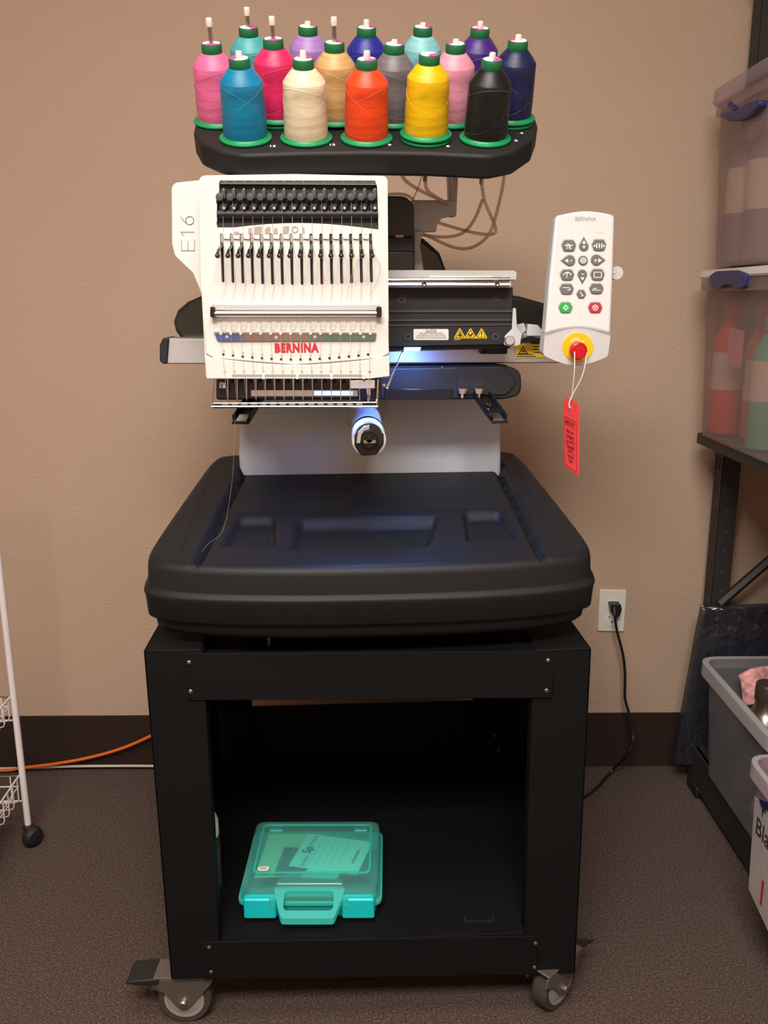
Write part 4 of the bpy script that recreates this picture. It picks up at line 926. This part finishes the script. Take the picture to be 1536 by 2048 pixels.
# papers inside the case
def sheet(name, pts, z, m, label, cat, grp=None):
    o = MB().prism([K(x, y, z) for x, y in pts], (0, 0, -.0006)).build(name, m); tag(o, label, cat, grp); return o
M['paper_teal'] = mat('printed_paper', S(214, 232, 222), .8); M['paper_tan'] = mat('kraft_paper', S(206, 212, 176), .8); M['paper_grey'] = mat('grey_pouch', S(92, 110, 116), .5)
M['print_blue'] = mat('blue_print', S(24, 70, 150), .7)
sheet('manual', [(-.105, -.06), (-.02, -.055), (.01, .075), (-.095, .075)], .0500, M['paper_tan'], 'pale yellowish sheet under the left side of the teal case lid', 'paper')
sheet('pouch', [(-.07, -.055), (.105, -.055), (.1, .03), (-.06, .03)], .0512, M['paper_grey'], 'dark grey pouch under the papers in the teal case', 'pouch')
sheet('folded_slip', [(-.02, -.062), (.045, -.068), (.06, -.03), (0, -.02)], .0526, M['paper_teal'], 'small pale slip beneath the receipt in the teal case', 'paper')
rc = sheet('receipt', [(-.045, -.031), (.083, -.058), (.110, .043), (-.018, .070)], .0540, M['paper_teal'], 'white printed receipt with blue initials inside the teal case', 'receipt')
ra = K(.083, -.058, 0)-K(-.045, -.031, 0); ru = K(-.018, .070, 0)-K(-.045, -.031, 0)
def rp(s, t): return K(-.045, -.031, .0543) + ra*s + ru*t
text('receipt_initials', 'Sp', rp(.14, .52), ru, -ra, .024, M['print_blue'], rc, bold=.03)
text('receipt_name', 'Speedster', rp(.18, .19), ru, -ra, .013, M['print_grey'], rc, width=.034, bold=.01)
text('receipt_name', 'Printing', rp(.14, .82), ru, -ra, .013, M['print_grey'], rc, width=.03, bold=.01)
for s_ in (.26, .36, .46, .56, .66): MB().prism([rp(s_, .1), rp(s_+.01, .1), rp(s_+.01, .9), rp(s_, .9)], (0, 0, -.0001)).build('receipt_line', M['print_lgrey'], rc)
MB().prism([rp(.84, .3), rp(.88, .3), rp(.88, .72), rp(.84, .72)], (0, 0, -.0001)).build('receipt_stamp', M['print_grey'], rc)
# bottle at the left behind the front leg
bp = FZ(ZSH).at(432, 1806); bt = thing('spray_bottle', 'dark bottle with white cap half hidden behind the left stand leg', 'bottle', bp)
bc = np.array([bp[0]-.021, bp[1]+.03, ZSH])
MB().lathe([(.026, .0), (.029, .003), (.029, .110), (.027, .125), (.018, .140), (.014, .143)], bc, (0, 0, 1), 28).build('bottle_body', M['black'], bt)
MB().lathe([(.0293, .02), (.0293, .10)], bc, (0, 0, 1), 28).build('bottle_label', M['dgrey'], bt)
MB().lathe([(.0285, .123), (.0285, .150), (.024, .163), (.014, .172), (.012, .176), (.001, .176)], bc, (0, 0, 1), 24).build('bottle_cap', M['outlet'], bt)
# ================================================================== white wire trolley at the left
LP = FZ(.05).at(56, 1648); lx, ly = float(LP[0]), float(LP[1])
tr = thing('wire_trolley', 'white enamelled wire basket trolley on black castors at the left edge', 'trolley', (lx, ly, 0))
MB().tube([(lx, ly, .045), (lx, ly, .60), (lx, ly, .95)], .0075, 14).build('upright', M['cart_white'], tr)
for ax_, ay_ in ((lx, ly-.42), (lx-.318, ly), (lx-.318, ly-.42)): MB().tube([(ax_, ay_, .045), (ax_, ay_, .95)], .0075, 14).build('upright', M['cart_white'], tr)
MB().lathe([(.004, -.016), (.018, -.014), (.024, -.006), (.025, 0), (.024, .006), (.018, .014), (.004, .016)], (lx+.012, ly-.012, .025), (.8, -.6, 0), 22).lathe([(.012, 0), (.012, .018), (.009, .022)], (lx, ly, .028), (0, 0, 1), 14).build('castor', M['rubber'], tr)
MB().lathe([(.004, -.016), (.018, -.014), (.024, -.006), (.025, 0), (.024, .006), (.018, .014), (.004, .016)], (lx-.01, ly-.43, .025), (1, 0, 0), 22).lathe([(.012, 0), (.012, .018), (.009, .022)], (lx, ly-.42, .028), (0, 0, 1), 14).build('castor', M['rubber'], tr)
for ay_ in (ly, ly-.42): MB().lathe([(.004, -.016), (.018, -.014), (.024, -.006), (.025, 0), (.024, .006), (.018, .014), (.004, .016)], (lx-.325, ay_-.01, .025), (1, 0, 0), 22).lathe([(.012, 0), (.012, .018), (.009, .022)], (lx-.318, ay_, .028), (0, 0, 1), 14).build('castor', M['rubber'], tr)
def basket(vrim, vbot):
    y1 = ly; y0 = ly-.41; x1 = lx-.009; x0 = x1-.30
    zr = float(P(34, vrim, ly)[2]); zb_ = float(P(34, vbot, ly)[2]); ins = .012
    rim = MB().tube([(x0, y0, zr), (x1, y0, zr), (x1, y1, zr), (x0, y1, zr), (x0, y0, zr)], .0024, 8).build('wire_basket', M['cart_white'], tr)
    zm = (zr+zb_)/2+.004
    MB().tube([(x0+.004, y0, zm), (x1-.004, y0, zm)], .0016, 6).tube([(x1-.004, y1, zm), (x0+.004, y1, zm)], .0016, 6).tube([(x0+.004, y0, zm), (x0+.004, y1, zm)], .0016, 6).tube([(x1-.004, y1, zm), (x1-.004, y0, zm)], .0016, 6).build('hoop_wire', M['cart_white'], rim)
    MB().tube([(x1, y1, zb_-.003), (x0, y1, zb_-.003)], .0022, 6).build('cross_wire', M['cart_white'], rim)
    n = 14
    for k in range(n):
        y = y1-.012-(y1-y0-.024)*k/(n-1)
        MB().tube([(x1, y, zr), (x1-.001, y, zb_+.010), (x1-.004, y, zb_+.003), (x1-.012, y, zb_), (x0+.012, y, zb_), (x0+.004, y, zb_+.003), (x0+.001, y, zb_+.010), (x0, y, zr)], .0014, 6).build('bent_wire', M['cart_white'], rim)
    for k in range(9):
        x = x0+.02+(x1-x0-.04)*k/8
        MB().tube([(x, y1, zr), (x, y1-.001, zb_+.012), (x, y1-.005, zb_+.005), (x, y1-.012, zb_+.003), (x, y0+.012, zb_+.003), (x, y0+.001, zb_+.012), (x, y0, zr)], .0014, 6).build('bent_wire', M['cart_white'], rim)
    return zb_, zr, x0, x1, y0, y1
basket(1394, 1438)
zb_, zr, x0, x1, y0, y1 = basket(1552, 1600)
for k, (c, lab) in enumerate((((196, 200, 168), 'pale green magazine at the bottom of the lower trolley basket'), ((150, 152, 150), 'grey booklet in the middle of the papers in the lower basket'), ((214, 206, 206), 'white booklet lying on top of the papers in the lower basket'))):
    z = zb_+.006+.012*k; a = .05*k
    def fr(x, y, zz): return np.array([x0+.15+math.cos(a)*x-math.sin(a)*y, y1-.20+math.sin(a)*x+math.cos(a)*y, zz])
    o = MB().box((-.12, -.15, z), (.12-.006*k, .14, z+.010), fr).build('magazine', mat('magazine_paper', S(*c), .7, noise=(20, .12)), None, bevel=.001)
    tag(o, lab, 'magazine', 'papers in the lower trolley basket')
# ================================================================== shelving at the right
sh = thing('shelving_unit', 'black slotted steel shelving unit in the right corner', 'shelf', W(1.1, -.6, 0))
def wbox(name, lo, hi, m, par=None, bevel=0): return MB().box(lo, hi, W).build(name, m, par, bevel=bevel)
PX, PY = .925, -.085
def post(px, py, sy):
    mb = MB()
    # side flange with a double row of slots
    zs = 1.98
    loop = [W(px, py, .0), W(px, py+sy*.05, .0), W(px, py+sy*.05, zs), W(px, py, zs)]; holes = []
    z = .06
    while z < zs-.06:
        for o in (.014, .034): holes.append([W(px, py+sy*o, z), W(px, py+sy*(o+.006), z), W(px, py+sy*(o+.006), z+.03), W(px, py+sy*o, z+.03)])
        z += .065
    mb.prism(loop, wx*.002, holes)
    return mb
post(PX, PY, 1).box((PX, PY, 0), (PX+.045, PY+.002, 1.98), W).build('post', M['shelf_black'], sh)
post(PX, -1.35, 1).box((PX, -1.352, 0), (PX+.045, -1.35, 1.98), W).build('post', M['shelf_black'], sh)
post(1.30, PY, 1).build('post', M['shelf_black'], sh); post(1.30, -1.35, 1).build('post', M['shelf_black'], sh)
for k in range(8):
    z = .48+.052*k; p = W(PX+.022, PY-.0005, z); MB().lathe([(.004, 0), (.004, .0008)], p, -wy, 8).build('post_rivet', M['dgrey'], sh)
wbox('shelf_board', (.856, -1.36, .910), (1.33, -.088, .936), M['shelf_black'], sh, .002)
wbox('shelf_beam', (.90, -1.36, .02), (.915, -.09, .118), M['shelf_black'], sh, .002)
wbox('shelf_board', (.905, -1.36, .104), (1.33, -.10, .118), M['shelf_black'], sh)
wbox('shelf_board', (.90, -1.36, 1.925), (1.33, -.088, 1.95), M['shelf_black'], sh, .002)
MB().tube([W(.945, -.09, .50), W(1.25, -.09, .80)], .012, 6).build('cross_brace', M['shelf_black'], sh)
wbox('post_foot', (.895, -.17, .0), (.93, -.10, .03), M['rubber'], sh, .004)
def tub(root, x0, x1, y0, y1, z0, z1, tp, m, rimw=.012, rimh=.022, t=.0025, r=.035, rm=None):
    """tapered storage tub in the room frame, y1 is its far end"""
    cx, cy = (x0+x1)/2, (y0+y1)/2; w, d = x1-x0, y1-y0
    b = shell('bin_body', w-2*tp, d-2*tp, w, d, z0, z1, t, m, root, r, fr=W, cx=cx, cy=cy)
    def rr(k, z): return [W(cx+x, cy+y, z) for x, y in rrect(-w/2-k, -d/2-k, w/2+k, d/2+k, r+k, 5)]
    L = [rr(0, z1), rr(rimw, z1), rr(rimw+.001, z1-rimh), rr(rimw-.002, z1-rimh), rr(rimw-.003, z1-.003), rr(0, z1-.003)]
    n = len(L[0]); v = [p for l in L for p in l]; f = []
    for a in range(5):
        for k in range(n): j = (k+1) % n; f.append((a*n+k, a*n+j, (a+1)*n+j, (a+1)*n+k))
    MB().add(v, f).build('bin_rim', rm or m, root)
    return b
def lid(root, x0, x1, y0, y1, z, h=.02, m=None):
    cx, cy = (x0+x1)/2, (y0+y1)/2; w, d = x1-x0, y1-y0
    def rr(k, zz): return [W(cx+x, cy+y, zz) for x, y in rrect(-w/2-k, -d/2-k, w/2+k, d/2+k, .04, 5)]
    L = [rr(.012, z), rr(.014, z+.004), rr(.012, z+h), rr(-.03, z+h+.002), rr(-.045, z+h-.012)]
    n = len(L[0]); v = [p for l in L for p in l]; f = []
    for a in range(4):
        for k in range(n): j = (k+1) % n; f.append((a*n+k, a*n+j, (a+1)*n+j, (a+1)*n+k))
    f += [tuple(range(n)), tuple(range(4*n, 5*n))]
    return MB().add(v, f).build('bin_lid', m or M['lid'], root, bevel=0)
SIDE = Plane(W(.835, 0, 0), -wx)
# upper bin (stands on the lid of the one below)
b1 = thing('storage_bin', 'milky lidded storage bin with dark bottles, on top of the other bin', 'storage bin', W(1.07, -.36, 1.317), 'plastic storage bins on the shelving')
tub(b1, .838, 1.29, -.62, -.10, 1.318, 1.66, .012, M['bin'], rimw=.008)
lid(b1, .838, 1.29, -.62, -.10, 1.661, .03, M['bin2'])
hd = MB().prism([SIDE.at(u, v, .012) for u, v in ((1446, 228), (1478, 222), (1506, 204), (1530, 200), (1528, 214), (1506, 234), (1484, 243), (1466, 243))], wx*.02).build('clip_handle', M['navy'], b1, bevel=.004)
MB().tube([SIDE.at(1478, 222, .004), SIDE.at(1464, 208, .004)], .006, 8).build('clip_hinge', M['navy'], b1)
# middle bin
b2 = thing('storage_bin', 'milky storage bin with blue clip holding coral and mint bottles on the middle shelf', 'storage bin', W(1.07, -.36, .922), 'plastic storage bins on the shelving')
tub(b2, .838, 1.29, -.62, -.10, .937, 1.292, .012, M['bin'], rimw=.012, rimh=.026)
lid(b2, .838, 1.29, -.62, -.10, 1.293, .018)
MB().prism([SIDE.at(u+18, v, .018) for u, v in rounded([(1416, 552), (1430, 542), (1470, 540), (1490, 547), (1488, 574), (1472, 578), (1458, 568), (1445, 570), (1438, 577), (1420, 574)], 5)], wx*.03).build('clip_handle', M['navy'], b2, bevel=.005)
# bottles
def bottle(base, r, h, m, label, grp, frac=(.36, .66), cap=None, name='squeeze_bottle'):
    t = thing(name, label, 'bottle', base, grp); base = np.array(base)
    MB().lathe([(r*.9, 0), (r, .006), (r, h*.68), (r*.93, h*.74), (r*.6, h*.83), (r*.42, h*.86), (r*.40, h*.87)], base, (0, 0, 1), 32).build('bottle_body', m, t)
    MB().lathe([(r*.46, h*.865), (r*.5, h*.87), (r*.5, h*.97), (r*.44, h), (r*.1, h)], base, (0, 0, 1), 20).build('bottle_cap', cap or m, t)
    MB().lathe([(r*1.006, h*frac[0]), (r*1.006, h*frac[1])], base, (0, 0, 1), 32).build('bottle_label', M['label'], t)
    return t
def inbin(u, v, z, xmin): 
    p = FZ(z).at(u, v); return p
g = 'bottles in the milky bins'
bottle(W(.893, -.154, .945), .036, .30, M['coral'], 'coral red bottle with pale label at the back of the middle bin', g, (.34, .62))
bottle(W(.932, -.245, .945), .036, .29, M['coral'], 'coral red bottle behind the mint bottle in the middle bin', g, (.30, .60))
bottle(W(.894, -.372, .945), .036, .275, M['mint'], 'mint green bottle with cream label in the middle bin', g, (.36, .66))
bottle(W(.8955, -.158, 1.326), .040, .29, M['mauve'], 'mauve bottle with pale label at the back of the upper bin', g, (.36, .68))
bottle(W(.902, -.25, 1.326), .040, .29, M['mauve'], 'mauve bottle with pale label nearer in the upper bin', g, (.36, .70))
BT = Plane(W(.848, 0, 0), -wx)
tgp = MB().prism([BT.at(u, v, -.003) for u, v in ((1458, 655), (1486, 662), (1478, 738), (1452, 722))], wx*.0006).build('paper_slip', M['pinktag']); tag(tgp, 'pink paper slip with writing inside the middle bin', 'paper')
text('handwriting', '34 pc\n   JL', BT.at(1470, 678, -.0025), -wy, uz, .014, M['print_grey'], tgp)
# lower bins
b3 = thing('storage_bin', 'open grey translucent tub with a steel bottle on the bottom shelf', 'storage bin', W(1.07, -.45, .12), 'plastic storage bins on the shelving')
tub(b3, .872, 1.29, -.63, -.215, .120, .405, .016, M['bin3'], rimw=.014, rimh=.03, rm=M['rim_pale'])
sb = thing('steel_bottle', 'brushed steel bottle with dark cap standing in the grey tub', 'bottle', W(.947, -.40, .126))
q0 = W(.947, -.40, .126)
MB().lathe([(.050, 0), (.052, .004), (.052, .18), (.048, .20), (.032, .232), (.026, .242), (.026, .262)], q0, (0, 0, 1), 36).build('bottle_body', M['gold'], sb)
MB().lathe([(.0275, .262), (.0275, .295), (.025, .299), (.001, .299)], q0, (0, 0, 1), 28).build('bottle_cap', mat('dark_cap', S(60, 50, 44), .35), sb)
rv, rf = [], []
for j in range(13):
    for i in range(13):
        x, y = i/12, j/12
        rv.append(W(.935+.28*x, -.262-.02*math.sin(9*x)-.05*y*(1-.3*x), .34+.11*math.sin(math.pi*min(1, .5*x+.12))*(1-y)+.012*math.sin(14*x+5*y)))
for j in range(12):
    for i in range(12): a = j*13+i; rf.append((a, a+1, a+14, a+13))
fc = mesh_obj('floral_cloth', rv, rf, M['floral'], None, smooth=True); fc.modifiers.new('thick', 'SOLIDIFY').thickness = .003
tag(fc, 'crumpled pink floral cloth hanging over the grey tub', 'cloth')
b4 = thing('storage_bin', 'near lilac translucent tub with a printed sheet on its side at the bottom right', 'storage bin', W(1.03, -.95, .12), 'plastic storage bins on the shelving')
tub(b4, .800, 1.26, -1.16, -.675, .134, .400, .008, M['bin2'], rimw=.010, rimh=.028, rm=M['rim_pale'])
wbox('bin_foot', (.93, -1.1, .1185), (1.2, -.72, .135), M['bin2'], b4)
mg = MB().prism([W(.848, -.705, .16), W(1.06, -.705, .16), W(1.06, -.705, .53), W(.848, -.705, .53)], -wy*.012).build('magenta_folder', M['magenta_pl']); tag(mg, 'magenta plastic folder standing upright in the near lilac tub', 'folder')
SD = Plane(W(.8035, 0, 0), -wx)
pr = MB().prism([SD.at(u, v, .006) for u, v in ((1516, 1592), (1560, 1640), (1560, 1900), (1503, 1777))], wx*.0008).build('printed_sheet', M['sheet']); tag(pr, 'white printed sheet stuck on the side of the near lilac tub', 'paper')
text('sheet_text', 'Black', SD.at(1519, 1648, .0072), -wy, uz, .05, M['print_black'], pr, align='LEFT')
text('sheet_text', 'F', SD.at(1531, 1618, .0072), -wy, uz, .04, M['print_black'], pr, align='LEFT')
text('sheet_text', 'I', SD.at(1527, 1782, .0072), -wy, uz, .075, M['print_red'], pr, align='LEFT')
pb_ = plate('blue_tab', [(1526, 1598), (1545, 1606), (1545, 1622), (1532, 1616)], SD, .002, M['navy'], b4, off=.008)
# dark blue fabric in clear film leaning in the corner
FB_ = Plane(W(0, -.118, 0), -wy)
bg = thing('bagged_fabric', 'dark blue folded fabric in a clear plastic bag leaning against the back wall', 'bag', W(1.0, -.11, .02))
bx = [(1412, 1220), (1560, 1214), (1560, 1528), (1362, 1526), (1378, 1400)]
cxm, cym = 1460, 1375
MB().prism([FB_.at(1424+(u-1412)*.9, v+6, -.006) if u < 1500 else FB_.at(u, v, -.006) for u, v in bx], wy*.014).build('folded_fabric', M['navycloth'], bg, bevel=.005, seg=3)
fpx = [(1405, 1214), (1480, 1213), (1570, 1210), (1570, 1532), (1350, 1530), (1352, 1505), (1372, 1390), (1392, 1280)]
MB().prism([FB_.at(u, v, .004) for u, v in fpx], wy*.026).build('clear_bag', M['film'], bg, bevel=.006, seg=2)
